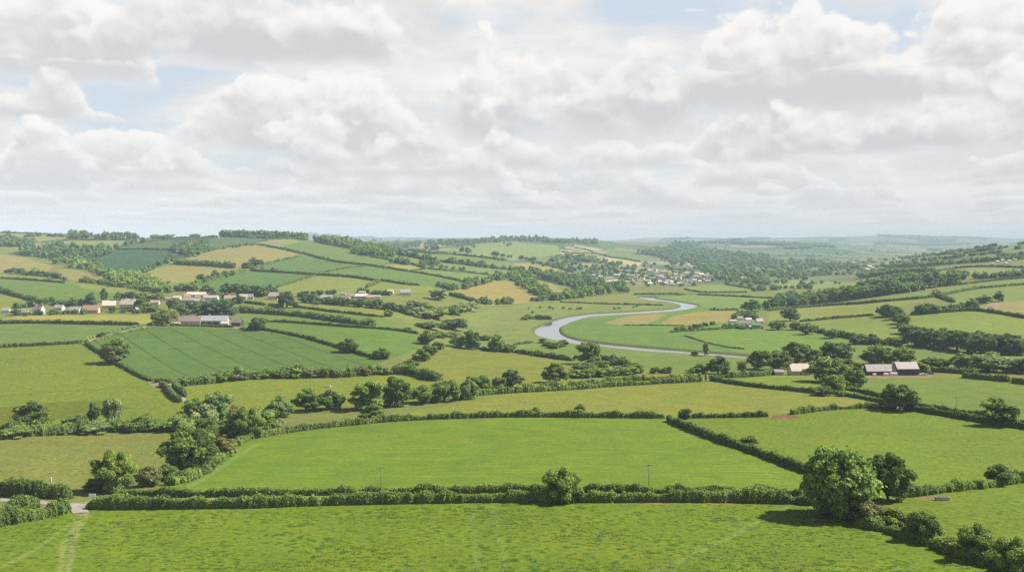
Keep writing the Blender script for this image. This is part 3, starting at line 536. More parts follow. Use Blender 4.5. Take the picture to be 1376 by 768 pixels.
for lod, n, s in (('hero', 17000, .036), ('mid', 4800, .062), ('low', 1300, .11)):
    for sh in 'OTB':
        for v in range({'hero':2,'mid':5,'low':4}[lod]):
            sd = hash((ord(sh), v, len(lod)))%9999
            Vc, Fc, Tc, C, zb = crown(sh, n, s, sd)
            tb = trunk_b(C, zb, sh, sd, 10 if lod == 'hero' else 6)
            if lod == 'low':
                tv = np.array(tb.v); tf = np.array([f if len(f) == 4 else None for f in tb.f if len(f) == 4])
                VV = np.vstack([Vc, tv]); FF = np.vstack([Fc, tf+len(Vc)])
                mi = np.r_[np.zeros(len(Fc),int), np.ones(len(tf),int)]
                PROTO[lod,sh,v] = new_mesh('tree', VV, FF, [FM, BARK], mi, attrs={'tint':('FLOAT', np.r_[Tc, np.zeros(len(tv))])})
            else:
                PROTO[lod,sh,v] = (new_mesh('crown', Vc, Fc, [FM], attrs={'tint':('FLOAT', Tc)}), tb.mesh('trunk', [BARK], True))
Vc, Fc, Tc, C, zb = crown('D', 21000, .034, 5)
PROTO['hero','D',0] = (new_mesh('crown', Vc, Fc, [FM], attrs={'tint':('FLOAT', Tc)}), trunk_b(C, zb, 'O', 5, 10).mesh('trunk', [BARK], True))
FARP = [crown(sh, 130, .26, 70+i)[:3] for i, sh in enumerate('OBOTB')]
FARN = [crown(sh, 48, .42, 90+i)[:3] for i, sh in enumerate('OBOTB')]

STUFF = []                                 # (x,y,z,h,w,species) of far trees too many to tell apart
NTREE = 0
def tree_at(p, h, w, hpx, sp, sh, label, group, name):
    global NTREE; NTREE += 1
    rz = random.uniform(0, 6.28)
    if hpx >= 17:
        lod = 'hero' if hpx >= 42 else 'mid'; v = random.randrange(2 if lod == 'hero' else 5)
        if hpx > 60: v = 1
        if hpx > 80: sh = 'D'; v = 0
        root = bpy.data.objects.new(name, None); COL.objects.link(root); root.empty_display_size = 1
        cr, tk = PROTO[lod,sh,v]
        c = link('crown', cr, root); c.color = spc(sp); link('trunk', tk, root)
    else:
        root = link(name, PROTO['low',sh,random.randrange(4)]); root.color = spc(sp)
    root.location = p; root.rotation_euler = (0,0,rz); root.scale = (w, w, h)
    tag(root, label, 'bush' if name == 'bush' else 'tree', group)
def T(px, py, hp, wp, sp, sh, label, group=None):
    p = at(px, py); k = p[1]/FOC
    name = 'bush' if 'bush' in label or 'shrub' in label or 'scrub' in label else 'tree'
    tree_at((p[0], p[1], p[2]-.15), hp*k*1.04, wp*k*(1.18 if hp < 45 else 1.06), hp, sp, sh, label, group, name)
def ROW(label, group, sps, shs, pts, n, h0, h1, wf=1.15, jit=.25):
    P = dens(pts, 12); seg = np.r_[0, np.cumsum([math.hypot(b[0]-a[0], b[1]-a[1]) for a, b in zip(P[:-1], P[1:])])]
    for i in range(n):
        s = (i+.5+random.uniform(-jit, jit))/n*seg[-1]; j = min(max(int(np.searchsorted(seg, s))-1,0), len(P)-2); t = (s-seg[j])/max(seg[j+1]-seg[j],1e-6)
        h = random.uniform(h0, h1)*1.1; T(P[j][0]+(P[j+1][0]-P[j][0])*t, P[j][1]+(P[j+1][1]-P[j][1])*t+random.uniform(-.4,.4), h, h*wf*random.uniform(.9,1.25), random.choice(sps), random.choice(shs), label, group)
def S(px, py, hp, wp, sp):
    p = at(px, py); k = p[1]/FOC; STUFF.append((*p, hp*k, wp*k, sp))
def SROW(sps, pts, n, h0, h1, wf=1.1):
    P = dens(pts, 8)
    for i in range(n):
        a = random.random()*(len(P)-1.001); j = int(a); t = a-j; h = random.uniform(h0, h1)
        S(P[j][0]+(P[j+1][0]-P[j][0])*t, P[j][1]+(P[j+1][1]-P[j][1])*t+random.uniform(-.5,.5), h, h*wf*random.uniform(.8,1.3), random.choice(sps))
def SPOLY(sps, poly, n, h0, h1, wf=1.2):
    Q = np.array(poly); lo, hi = Q.min(0), Q.max(0); k = 0; it = 0
    while k < n and it < n*40:
        it += 1; x, y = random.uniform(lo[0], hi[0]), random.uniform(lo[1], hi[1])
        if inpoly(np.array([x]), np.array([y]), Q)[0]: h = random.uniform(h0, h1); S(x, y, h, h*wf*random.uniform(.8,1.3), random.choice(sps)); k += 1
def merge(name, items, label, far=False, cat=None):
    r = np.random.default_rng(len(items)); VV = []; FF = []; TT = []; CC = []; o = 0
    for x, y, z, h, w, sp in items:
        V, F, Tn = (FARN if far else FARP)[r.integers(5)]
        a = r.random()*6.28; ca, sa = math.cos(a), math.sin(a)
        VV.append(np.c_[(V[:,0]*ca-V[:,1]*sa)*w+x, (V[:,0]*sa+V[:,1]*ca)*w+y, V[:,2]*h*1.05+z-.2])
        FF.append(F+o); o += len(V); TT.append(Tn*.7+.3*r.random()); 
    VV = np.vstack(VV)
    ob = link(name, new_mesh(name, VV, np.vstack(FF), [FM], attrs={'tint':('FLOAT', np.concatenate(TT))}))
    q = spc(max(set(i[5] for i in items), key=[i[5] for i in items].count), .02); ob.color = (q[0]*1.3, q[1]*1.3, q[2]*1.3, 1); tag(ob, label, kind='stuff', cat=cat); return ob
WOODN = 0
def WOOD(label, sps, poly, n, h0, h1):
    global STUFF; keep = STUFF; STUFF = []; SPOLY(sps, poly, n, h0, h1, 1.0); merge('woodland', STUFF, label, cat='wood', far=True); STUFF = keep

def WOODROWS(label, sps, rows):
    global STUFF; keep = STUFF; STUFF = []
    for pts, n, a, b in rows: SROW(sps, pts, n, a, b, 1.2)
    merge('woodland', STUFF, label, cat='wood'); STUFF = keep

# ------------------------------------------------------------------ hedges
HEDGES = []
def hedge(pts, h, w, label, sp='m', rag=.35, smoothn=8, gap=None):
    P3 = [at(*p) for p in pts]; P = cat([p[:2] for p in P3], smoothn)
    seg = np.r_[0, np.cumsum(np.hypot(*np.diff(P, axis=0).T))]; Ltot = seg[-1]
    ym = np.median(P[:,1]); r = np.random.default_rng(int(abs(P[0,0])*7+ym)); leaf = max(.34, ym*1.15/930)
    step = max(.8, leaf*1.2); n = max(6, int(Ltot/step)); s = np.linspace(0, Ltot, n)
    X = np.interp(s, seg, P[:,0]); Y = np.interp(s, seg, P[:,1]); Zg = np.array([ground_z(a,b) for a,b in zip(X,Y)])
    tx = np.gradient(X); ty = np.gradient(Y); l = np.hypot(tx,ty); nx, ny = -ty/l, tx/l
    k = np.interp(s/5.0, np.arange(int(Ltot/5)+3), r.normal(size=int(Ltot/5)+3)); k2 = np.interp(s/1.7, np.arange(int(Ltot/1.7)+3), r.normal(size=int(Ltot/1.7)+3))
    H = h*np.clip(1+rag*.38*k+rag*.28*k2, .5, 1.9); Wd = w*np.clip(1+rag*.25*k+rag*.2*k2, .6, 1.5)
    end = np.clip(np.minimum(s, Ltot-s)/(h*.6)+.35, 0, 1); H *= end; Wd *= end
    X += nx*r.normal(size=n)*.08*w; Y += ny*r.normal(size=n)*.08*w
    sec = [(-.42,-.06),(-.46,.35),(-.36,.72),(-.12,.86),(.12,.86),(.36,.72),(.46,.35),(.42,-.06)]
    CV = np.stack([np.stack([X+nx*Wd*a, Y+ny*Wd*a, Zg+H*b], 1) for a, b in sec], 1).reshape(-1,3)
    m = len(sec); CF = [(i*m+j, i*m+j+1, (i+1)*m+j+1, (i+1)*m+j) for i in range(n-1) for j in range(m-1)]
    CF += [(0,1,6,7),(1,2,5,6),(2,3,4,5)]; CF += [tuple((n-1)*m+q for q in f) for f in ((7,6,1,0),(6,5,2,1),(5,4,3,2))]
    per = 2*h+w; nl = int(Ltot*per/(leaf*leaf*.42)*1.5); nl = min(nl, 26000)
    q = r.random(nl)*(n-1); i0 = q.astype(int); fq = q-i0; lp = lambda A: A[i0]*(1-fq)+A[np.minimum(i0+1,n-1)]*fq
    an = r.random(nl)*math.pi*1.25-math.pi*.125; ca, sa = np.cos(an), np.sin(an)
    pu = np.sign(ca)*np.abs(ca)**.6*.5; pv = np.where(sa > 0, np.abs(sa)**.55, -.05)
    jj = .86+.26*r.random(nl)+.10*np.sin(lp(s)*.9+k2[i0]*2)
    LP = np.stack([lp(X)+lp(nx)*lp(Wd)*pu*jj, lp(Y)+lp(ny)*lp(Wd)*pu*jj, lp(Zg)+lp(H)*pv*jj], 1)
    N = np.stack([lp(nx)*ca, lp(ny)*ca, np.abs(sa)], 1)+unit(nl, r)*.7; N /= np.linalg.norm(N,axis=1,keepdims=True)
    QV, QF = quads(LP, N, leaf*(.75+.6*r.random(nl)), r)
    ct = np.interp(s/4.0, np.arange(int(Ltot/4)+3), r.random(int(Ltot/4)+3))
    up = r.random(nl) < .05; QV = QV.reshape(-1,4,3); QV[up,:,2] += (h*.28*r.random(nl))[up][:,None]; QV = QV.reshape(-1,3)
    TT = np.r_[np.full(len(CV), .15), np.repeat(np.clip(ct[i0]*.5+r.random(nl)*.5,0,1), 4)]
    o = np.array([X.mean(), Y.mean(), Zg.mean()])
    me = new_mesh('hedge', np.vstack([CV, QV])-o, np.vstack([np.array(CF), QF+len(CV)]), [FM], attrs={'tint':('FLOAT', TT)})
    ob = link('hedge', me); ob.location = o; ob.color = spc(sp, .08); tag(ob, label, 'hedge')
    HEDGES.append(ob)
H = hedge
# foreground
H([(116,683),(180,682.5),(300,681.5),(400,679),(545,675),(720,673.5),(800,673.5),(900,673.5),(1000,674),(1060,676),(1096,678.5)], 2.5, 2.2, 'long dense dark hedge along the near side of the foreground lane', 'm', .5)
H([(150,667.5),(220,667),(300,666.5),(400,665),(545,662.5),(720,661),(800,661),(900,662),(1000,663),(1060,666),(1094,670)], 1.6, 1.5, 'ragged lower hedge behind the foreground lane below the striped field', 'm', .55)
H([(-60,662),(0,664),(50,668),(97,669.5)], 3.6, 3.2, 'tall dark hedge behind the lane bend at lower left', 'o', .35)
H([(-60,722),(0,706),(50,697),(94,687)], 3.0, 2.8, 'thick hedge on the near side of the lane at lower left', 'o', .3)
H([(-60,700),(0,690),(28,685),(50,680)], 2.2, 3.2, 'low rounded hedge inside the lane bend at lower left', 'm', .5)
H([(346,588.5),(394,580),(444,574),(494,569),(519,566.5),(594,562.5),(688,560),(788,560.5),(893,561.5)], 2.3, 2.0, 'long curved hedge along the top of the striped field', 'm', .45)
H([(897,565.5),(938,582),(988,600),(1032,616),(1089,637)], 2.4, 2.0, 'straight trimmed hedge running down the right side of the striped field', 'o', .3)
H([(922,561.5),(955,561),(988,560.5),(1032,559.5)], 2.0, 1.8, 'short hedge right of the striped field corner by a round bush', 'o', .5)
H([(1063,556.5),(1107,551),(1140,549),(1177,547.5)], 2.0, 2.2, 'hedge curving from bare earth patch to the lane oak', 'm', .5)
H([(955,511),(1003,518.5),(1070,525.5),(1099,528.6)], 2.2, 2.2, 'dark hedge slanting below the stone farmhouse paddock', 'o', .4)
H([(1124,529.5),(1160,536),(1190,542)], 2.2, 2.0, 'near hedge of the lane left of the roadside oak', 'o', .4)
H([(1214,550),(1260,557),(1307,565),(1376,576),(1436,587)], 2.5, 2.2, 'near hedge of the lane right of the roadside oak', 'o', .3)
H([(1139,523.5),(1165,529),(1192,535.5)], 2.3, 2.0, 'far hedge of the lane left of the roadside oak', 'o', .4)
H([(1217,543.5),(1270,552),(1327,560.5),(1376,569),(1436,579)], 2.0, 2.0, 'far hedge of the lane right of the roadside oak', 'm', .5)
H([(610,536.5),(644,531),(690,527.5),(757,524),(824,519),(874,516),(943,512.5)], 2.6, 2.6, 'near hedge of the parallel pair above the straw-green strip field', 'm', .5)
H([(702,524),(757,519),(824,513.5),(874,510.5),(943,507.5)], 2.6, 2.6, 'far hedge of the parallel pair above the straw-green strip field', 'm', .6)
H([(953,507.7),(987,507),(1022,505),(1040,503)], 2.6, 2.6, 'hedge from the ivy-clad pole to the stone farmhouse', 'm', .5)
H([(243,518),(275,515.5),(298,512.5),(334,509.2),(380,506.8),(422,506.5),(460,506.5),(502,502.5),(530,502),(554,503),(577,510),(586,511)], 4.2, 4.5, 'overgrown bushy hedge below the blue-green crop field', 'm', .8)
H([(228,437.3),(270,438.5),(313,440)], 1.8, 2, 'clipped hedge in front of the left farm sheds', 'o', .2)
H([(322,442.5),(350,443.4),(380,447.6),(414,455),(431,460),(456,467.5),(473,472.5),(493,478.5),(517,483)], 2.3, 2.2, 'dark hedge curving along the upper right edge of the crop field', 'o', .4)
H([(108,461),(124,454.5),(150,447.5),(184,440),(204,436.6)], 2.0, 2.0, 'left hedge of the lane climbing to the farm', 'm', .3)
H([(127,458.5),(159,449.3),(180,445),(207,440)], 1.5, 1.6, 'right hedge of the lane climbing to the farm', 'm', .4)
H([(116,461.5),(125,468.5),(139,477),(155,487),(172,497),(189,506),(204,512.2)], 2.2, 2.2, 'hedge running down the left side of the crop field under the oak', 'o', .4)
H([(207,514),(218,513.5),(229,514.5)], 2.2, 2.4, 'short thick hedge at the bottom left crop field corner', 'o', .3)
H([(215.6,518),(224,522),(230,531),(242,540.5)], 2.4, 2.2, 'hedge on the left of the winding track', 'o', .4)
H([(233.4,518.5),(240,526),(249,533)], 2.6, 2.4, 'hedge on the right of the winding track', 'o', .5)
H([(-60,471),(0,466.8),(50,464.3),(107,461)], 2.2, 2.2, 'hedge at the top of the large sloping left pasture', 'o', .3)
H([(-60,437),(0,435),(67,434.5),(134,436),(187,437.5)], 2.9, 2.6, 'dark straight hedge below the yellow field', 'o', .3)
H([(-60,589),(0,586.5),(62,584.5),(150,579.5),(225,576.5),(290,574)], 4.0, 5, 'overgrown stream hedge under the left tree row', 'm', .9)
# left hill
H([(-60,376),(0,374.4),(33,376),(67,378.5),(87,380.3)], 2.4, 2.4, 'thin hedge between straw strip and green field at far left', 'o', .4)
H([(-60,388),(0,392.7),(22,398),(42,403.6),(58,408)], 4, 4, 'thick sloping hedge above the white cottages at far left', 'o', .6)
H([(-60,311),(0,311.9),(42,312.7),(84,316.2),(96,318)], 3, 3, 'thin skyline hedge at the far left hilltop', 'd', .6)
H([(55,326.3),(100,323),(184,322.8)], 3, 3, 'hedge under the pale hilltop field left of the skyline trees', 'd', .6)
H([(155,335.2),(190,335),(230,336.2)], 3, 3, 'level hedge across the shaded dark green hillside', 'd', .5)
H([(155,334),(177,328),(203,324.5),(230,321),(262,319.5),(293,317.7)], 3.2, 3, 'hedge climbing to the skyline above the dark green fields', 'd', .7)
H([(255,345),(283,337),(314,331),(339,329),(355,330),(389,336.8),(414,342.6),(437,348.8),(460,353),(497,357),(540,363.5),(594,372.7),(626,380)], 2.9, 2.8, 'very long hedge arching over the left hill and down to the valley', 'o', .5)
H([(347,325),(372,322),(410,321)], 2.6, 2.6, 'short hedge near the hilltop plantation', 'o', .4)
H([(237,355.2),(263,356.6),(290,358),(315,360.5)], 6, 6, 'tall hedge between the two straw fields on the left hill', 'm', .9)
H([(262,382),(297,373.6),(330,364.4)], 4, 4, 'sloping hedge with trees beside the lower straw field', 'm', .8)
H([(345,359.5),(364,353.6),(385,348.5),(404,343.9)], 2.6, 2.6, 'thin hedge between straw field and green field on the left hill', 'o', .4)
H([(337,364),(372,366.2),(400,368),(424,369.6),(460,371.7),(485,374.4),(510,378.6)], 3.2, 3, 'dark hedge across the middle of the left hill', 'o', .4)
H([(372,386.2),(398,378),(424,370.4)], 2.4, 2.4, 'thin diagonal hedge left of the pale yellow-green hill field', 'o', .3)
H([(424,369),(444,364.5),(460,361.3),(490,357.7)], 2.2, 2.2, 'thin curved hedge right of the hedge crossing on the hill', 'o', .3)
H([(512,377.2),(544,382.2),(564,383.7)], 2.6, 2.6, 'short hedge below the long green field on the hill', 'o', .7)
H([(510,378.8),(502,382),(493,386.2)], 3.5, 3.5, 'short bushy hedge above the barns of the hill hamlet', 'm', .6)
H([(460,420.4),(480,422.5),(503,425.2),(515,426.2)], 2.2, 2.2, 'hedge end beside a round tree below the hill hamlet', 'o', .5)
H([(394,412.6),(420,415.5),(444,418.8),(460,420.4)], 2.2, 2.2, 'hedge starting right of the big dark lone tree', 'o', .5)
H([(344,431.6),(380,433),(414,435.2),(470,439.5),(519,442.7),(545,446),(562,449)], 2.0, 2.0, 'long thin hedge across the green fields right of the left farm', 'o', .5)
H([(329,407),(345,408.8),(357,410.4)], 2.6, 2.6, 'short dark hedge segment left of the big dark lone tree', 'o', .3)
H([(360,410.6),(372,411.8),(380,413)], 2.6, 2.6, 'short dark hedge segment at the foot of the big dark lone tree', 'o', .3)
H([(322,419.5),(360,421.8),(405,425.4),(440,430),(484,436.2)], 4.2, 4.5, 'overgrown hedge with trees crossing the fields right of the left farm', 'm', .9)
# centre
H([(527,333.6),(560,338),(610,342.2),(645,346),(681,350.6)], 4, 4, 'hedge line on the hillside below the far tan field', 'd', .6)
H([(534,341.2),(569,348.8),(610,354.3),(650,359),(689,363.7)], 5, 5, 'overgrown tree-lined hedge across the central hillside', 'd', .9)
H([(498,345.2),(525,349.5),(550,354.5),(580,362),(627,366.2),(661,370.2)], 2.8, 2.8, 'long hedge stepping down the central hillside', 'd', .6)
H([(552,364.4),(564,362.5),(574,361.2)], 2, 2, 'short hedge right of the small pinkish field', 'd', .4)
H([(604,397),(627,402.8),(644,407.8)], 4.5, 4.5, 'thick hedge under the rounded straw field above the meadow', 'd', .5)
H([(718,352.8),(738,357.5),(757,362.8),(770,366.5)], 4, 4, 'hedge sloping along a straw field towards the riverside village', 'd', .6)
H([(754,338.6),(785,340.8),(815,342.8)], 4, 4, 'hedge between two pale stubble fields', 'd', .3)
H([(772,332.8),(795,338),(814,344.2),(838,348),(861,352)], 4, 4, 'dark hedge above the pale stubble strip', 'd', .4)
H([(752,406),(780,407),(807,408.2),(850,409.4),(892,410.4)], 1.6, 1.8, 'thin straight hedge inside the river loop', 'o', .4)
H([(851,396),(885,395.4),(920,395.4)], 2.2, 2.5, 'thin hedge beyond the farthest river bend', 'd', .5)
H([(920,388.8),(942,392.8),(975,393.2),(1004,392.9)], 2.4, 2.4, 'hedge under the meadow beside the riverside village', 'd', .4)
H([(975,382.8),(992,385),(1009,387.8)], 2.8, 2.8, 'short dark hedge right of the riverside village', 'd', .4)
H([(937,396.2),(980,398),(1020,400.2),(1044,401.2)], 2.2, 2.2, 'long thin hedge across the flat meadow right of the river', 'd', .4)
H([(953,416.2),(970,416.5),(992,416.3)], 1.6, 1.8, 'low hedge on top of the tan field right of the river', 'd', .6)
H([(900,446.5),(930,444.5),(960,442.6),(998,440.2)], 1.6, 1.8, 'low hedge in front of the white-roofed hamlet', 'o', .4)
H([(920,451),(945,459),(975,466),(1000,469)], .9, 1.0, 'very thin hedge line across the river meadow', 'o', .4)
H([(838,436.8),(865,437),(920,437.5)], .9, 1.0, 'faint hedge line below the two tan river fields', 'o', .5)
# right
H([(1032,417.6),(1072,413.8),(1115,410.3),(1162,407.6),(1210,403.3),(1257,398.8),(1307,388.8),(1340,385.5),(1376,382.7),(1436,378)], 2.8, 2.8, 'very long dark hedge rising across the right hillside', 'o', .3)
H([(1074,432.2),(1120,428),(1174,423.8)], 2.2, 2.2, 'hedge between tan field and green field on the right slope', 'o', .4)
H([(1072,441),(1100,446.5),(1132,452.7),(1160,457),(1181,460.5)], 3.8, 4, 'overgrown hedge with trees below the right slope field', 'd', .8)
H([(1258,397.5),(1268,401.5),(1282,406.2)], 4, 4, 'short thick hedge above the pink cottage', 'o', .5)
H([(1224,423),(1260,420.5),(1307,417.6),(1340,421),(1376,427.2),(1436,436)], 3.2, 3.2, 'dark hedge along the top of the large right slope field', 'o', .5)
H([(1290,382.8),(1332,377.7),(1376,373.8),(1436,370)], 2.6, 2.6, 'upper thin hedge on the right hill', 'd', .4)
H([(1244,367.5),(1275,362),(1307,358.8),(1376,360.2),(1436,362)], 3, 3, 'far hedge above the straw field on the right hill', 'd', .5)
H([(1250,499),(1275,500.6),(1296,502),(1315,503)], 3, 3, 'hedge right of the parked cars by the barns', 'o', .4)
H([(1293,507.3),(1325,510),(1357,513)], 3.2, 3.2, 'long clipped dark hedge bordering the barn field', 'o', .25)
H([(1361,513.8),(1376,516),(1436,522)], 3, 3, 'clipped hedge at the right edge beyond the barn field', 'o', .25)
H([(1218,667),(1250,663),(1287,658),(1325,654.5),(1376,646),(1436,634)], 1.9, 2.4, 'scrubby hedge above the water trough', 'm', .9)
H([(1150,703),(1185,712),(1215,721),(1242,728),(1280,741),(1313,751),(1376,772)], 1.8, 3.2, 'low scrub hedge under the row of round bushes at lower right', 'm', .8)
H([(1095,676),(1120,684),(1145,698)], 1.8, 3, 'low scrub at the foot of the large spreading tree', 'm', .8)
H([(225,652),(250,646),(275,634),(300,613),(318,597),(338,588)], 1.8, 3.5, 'weedy hedge bank curving along the striped field edge', 'm', .9)
H([(690,473),(712,475.5),(734,479),(769,484.8)], 2.2, 2.6, 'hedge under small bushes near the river bend', 'o', .8)
H([(640,468.5),(668,472),(690,473.5)], 2.5, 3, 'hedge joining the tree belt to the river meadow', 'o', .7)
H([(690,464),(705,461.5),(718,460)], 1.5, 2, 'short low hedge on the olive meadow left of the river', 'o', .6)
print('hedges', len(HEDGES))

# ------------------------------------------------------------------ trees one can tell apart
T(1128,692,90,94,'b','O','largest tree, a bright green spreading crown at the foreground hedge corner')
T(1193,672,66,62,'o','O','dark tree with a visible trunk right behind the largest spreading tree')
T(757,673,46,50,'m','B','round bush-like tree standing in the foreground lane hedge')
T(1165,703,38,40,'r','B','reddish-brown bush in front of the largest spreading tree')
T(1203,708,28,36,'m','B','low green bush between the reddish bush and the pointed bush')
T(1243,726,46,46,'m','B','pointed green bush casting a shadow at lower right')
T(1278,738,22,40,'m','B','low bush between the pointed bush and the big corner bushes')
T(1314,750,48,50,'m','B','big round bush at lower right with a bare grass slope behind')
T(1366,770,50,52,'m','B','bush cut by the right bottom corner of the view')
T(1217,664,23,26,'m','B','small bush beside the trunk of the dark tree')
T(1341,650,30,36,'o','B','dark bushy tree in the scrub hedge above the water trough')
T(1209,551,38,42,'o','O','oak standing on the lane with pale gateway at its foot')
T(1344,571,36,42,'o','O','round oak in the lane hedge near the right edge')
T(1122,527,29,32,'m','B','olive bushy tree in front of the bright dome tree')
T(1114,513,34,50,'b','O','bright green dome-shaped tree right of the stone farmhouse')
T(1148,522,28,28,'m','O','green tree with trunk right of the bright dome tree')
T(1106,531,14,26,'o','B','squared dark bush at the lane end below the farmhouse')
T(1130,532,9,12,'o','B','small dark bush beside the lane end below the dome tree')
T(1190,549,10,22,'o','B','dark bush at the foot of the lane oak')
T(920,562,16,17,'o','B','round bush at the striped field corner')
T(1006,599,17,22,'o','B','dark bush growing in the trimmed hedge right of the striped field')
T(780,556,15,14,'o','B','larger of two little bushes on the hedge above the striped field')
T(720,555,10,11,'o','B','smaller of two little bushes on the hedge above the striped field')
T(782,519,9,9,'o','B','small bush between the parallel hedge pair')
T(500,565,22,30,'m','O','small round tree in front of the larger dome on the strip field hedge')
T(154,488,32,34,'o','O','dark oak casting a long shadow on the left pasture')
T(346,443.5,19,21,'d','O','round dark tree at the right end of the left farm')
T(468,473,21,24,'o','B','dark bushy tree on the crop field upper hedge')
T(513,482,17,20,'o','B','dark bush at the right tip of the crop field')
T(255,634,62,70,'o','O','big dark oak beside the curved end of the striped field')
T(155,660,56,56,'m','O','light green bushy tree above the lane junction at left')
T(131,659,20,30,'o','B','dark low bush left of the tree at the lane junction')
T(333,588,42,40,'m','O','leafy tree at the upper left tip of the striped field')
T(352,581,40,44,'m','B','broad green bush right of the leafy tree at the field tip')
T(201,652,30,30,'r','B','yellowish bush between junction tree and the big oak')
T(224,645,24,32,'m','B','green bush left of the big dark oak')
T(299,612,28,38,'r','B','yellow-green bush right of the big dark oak')
T(308,588,30,38,'m','B','green bush behind the yellow-green bush near the field tip')
T(284,592,22,30,'o','B','dark bush behind the big dark oak')
T(262,565,30,36,'m','O','leftmost leafy tree of the cluster by the winding track')
T(291,562,36,40,'b','O','tallest bright tree of the cluster by the winding track')
T(275,570,30,32,'p','B','grey-green pale bush of the cluster by the winding track')
T(315,567,24,20,'r','B','brownish bush right of the tree cluster by the winding track')
T(376,560,28,32,'b','O','bright small tree left of the valley tree row')
T(411,552,30,34,'o','O','dark rounded tree in the valley row left of the tall ones')
T(443,549,28,36,'o','B','dark bluish bush tree in the valley row')
T(496,549,38,44,'m','O','large light dome tree in the valley row above the strip field')
T(534,545,38,38,'o','T','tall dark tree right of the light dome tree')
T(566,541,26,36,'m','B','loose green bush right of the tall dark tree')
T(597,539,32,36,'m','B','rounded olive tree at the right end of the valley row')
T(629,536,30,24,'p','B','pale willow-like bush at the right end of the valley row')
T(643,525,26,30,'m','B','green bush behind the pale willow-like bush')
T(671,521,18,22,'m','B','round bush left of the centre on the strip field edge')
T(689,520,24,26,'d','O','dark tree at the middle of the strip field edge')
T(746,514,25,30,'o','O','lone round tree left of the bushy hedge below the river')
T(791,489,30,33,'o','O','tall oak standing in front of the river bend')
T(800,491,15,18,'m','B','light bush at the foot of the tall river oak')
T(40,577,36,44,'o','O','biggest tree of the left stream row')
T(10,586,24,30,'o','B','dark bush at the left end of the stream row')
T(20,588,18,38,'m','B','low wide bush under the biggest stream tree')
T(82,582,15,42,'m','B','wide low bush in the middle of the left stream row')
T(102,570,15,30,'o','B','dark small bushy tree left of the slim pair')
T(126,571,30,17,'o','T','shorter of the slim pair in the left stream row')
T(150,574,40,26,'p','T','airy tall tree of the slim pair in the left stream row')
T(128,582,18,44,'b','B','bright low bush below the slim pair')
T(158,579,16,22,'m','B','small bush right of the airy tall tree')
T(185,579,21,30,'o','B','dark pointed bush in the right part of the stream row')
T(212,578,14,34,'m','B','low bush near the right end of the stream row')
T(245,578,19,38,'b','B','bright wide bush at the right end of the stream row')
T(273,575,15,22,'o','B','dark little bush between the stream row and track cluster')
T(965,502,23,29,'d','O','dense dark round tree right of the ivy-clad pole')
T(975,503,13,12,'b','B','bright little bush at the foot of the dense dark round tree')
T(942,501,14,18,'o','B','dark bush left of the dense dark round tree')
T(930,501,8,16,'o','B','lowest dark bush left of the ivy-clad pole')
T(997,500,16,13,'r','T','thin brownish tree left of the farmhouse grove')
T(1021,496,28,30,'o','O','left dark tree of the farmhouse grove')
T(1047,495,25,34,'m','O','lower lit tree of the farmhouse grove')
T(1069,491,30,36,'o','O','tall tree right behind the stone farmhouse roof')
T(1086,490,27,30,'m','O','right tree of the farmhouse grove above the chimney')
T(1026,498,7,14,'b','B','bright little bush under the farmhouse grove')
T(1120,487,30,46,'d','O','broad dark tree behind the bright dome tree')
T(1142,500,20,24,'r','B','olive brown bush left of the long barn')
T(1168,489,22,24,'o','O','first tree behind the long barn')
T(1184,489,26,30,'m','O','middle rounded tree behind the long barn')
T(1211,489,24,32,'m','O','pale green tree behind the tall barn')
T(1240,500,15,18,'m','B','bush at the right gable of the tall barn')
T(1254,491,13,30,'o','B','left bush of the pair right of the tall barn')
T(1265,492,12,22,'o','B','right bush of the pair right of the tall barn')
T(1293,494,23,28,'o','B','dark tree left of the pale willow at right')
T(1328,499,28,52,'p','B','wide pale willow at right below the dark wood')
T(1353,500,19,18,'m','B','small tree right of the wide pale willow')
T(1371,501,23,28,'d','B','dark bluish tree at the right edge beside the willow')
T(949,478,19,8,'p','T','slim ivy-covered tree stub beside the river')
T(934,477,7,9,'o','B','dark bush on the river bank by the slim ivy stub')
T(573,462,18,21,'o','O','top tree of the dark bush string right of the green field')
T(577,476,15,20,'o','B','middle tree of the dark bush string right of the green field')
T(566,484,17,23,'o','B','lowest tree of the dark bush string right of the green field')
T(553,491,9,20,'o','B','low bush at the foot of the dark bush string')
T(589,469,12,15,'r','B','brownish bush right of the dark bush string')
T(617,466,17,23,'m','O','pale green tree of the belt above the rounded pasture')
T(634,469,26,21,'o','O','tall dark tree of the belt above the rounded pasture')
T(667,472,22,21,'m','O','round tree right of the gap in the belt above the rounded pasture')
T(684,473,12,20,'o','B','dark bush at the right end of the belt above the rounded pasture')
T(652,457,8,20,'d','B','dark bush behind the gap in the tree belt')
T(609,443,17,34,'d','B','broad dark tree group head on the olive meadow edge')
T(574,441,10,36,'d','B','long dark bush left of the broad tree on the meadow edge')
T(589,453,9,26,'m','B','green bush below the long dark bush on the meadow edge')
T(607,453,8,26,'o','B','dark low bush below the broad tree on the meadow edge')
T(547,445,7,12,'o','B','small bush alone on the green slope right of the hill fields')
T(494,439,14,20,'o','B','dark bushy tree on the hedge in the middle green field')
T(385.5,413.5,24,23,'d','O','big dark lone tree on the short hedge below the left village')
T(522,425,11,11,'m','B','small round tree at the hedge end below the hill hamlet')
T(567,426,15,30,'p','B','pale willow clump in the centre tree belt, left part')
T(584,427,16,30,'m','B','pale rounded clump in the centre tree belt, right part')
T(589,403,16,24,'p','T','pale tall clump above the centre tree belt')
T(1062,431,18,23,'d','O','big dark oak left of the long right hillside hedge')
T(1069,443,13,16,'m','B','round tree under the big dark oak')
T(1045,443,13,20,'d','O','dark tree right of the white-roofed hamlet')
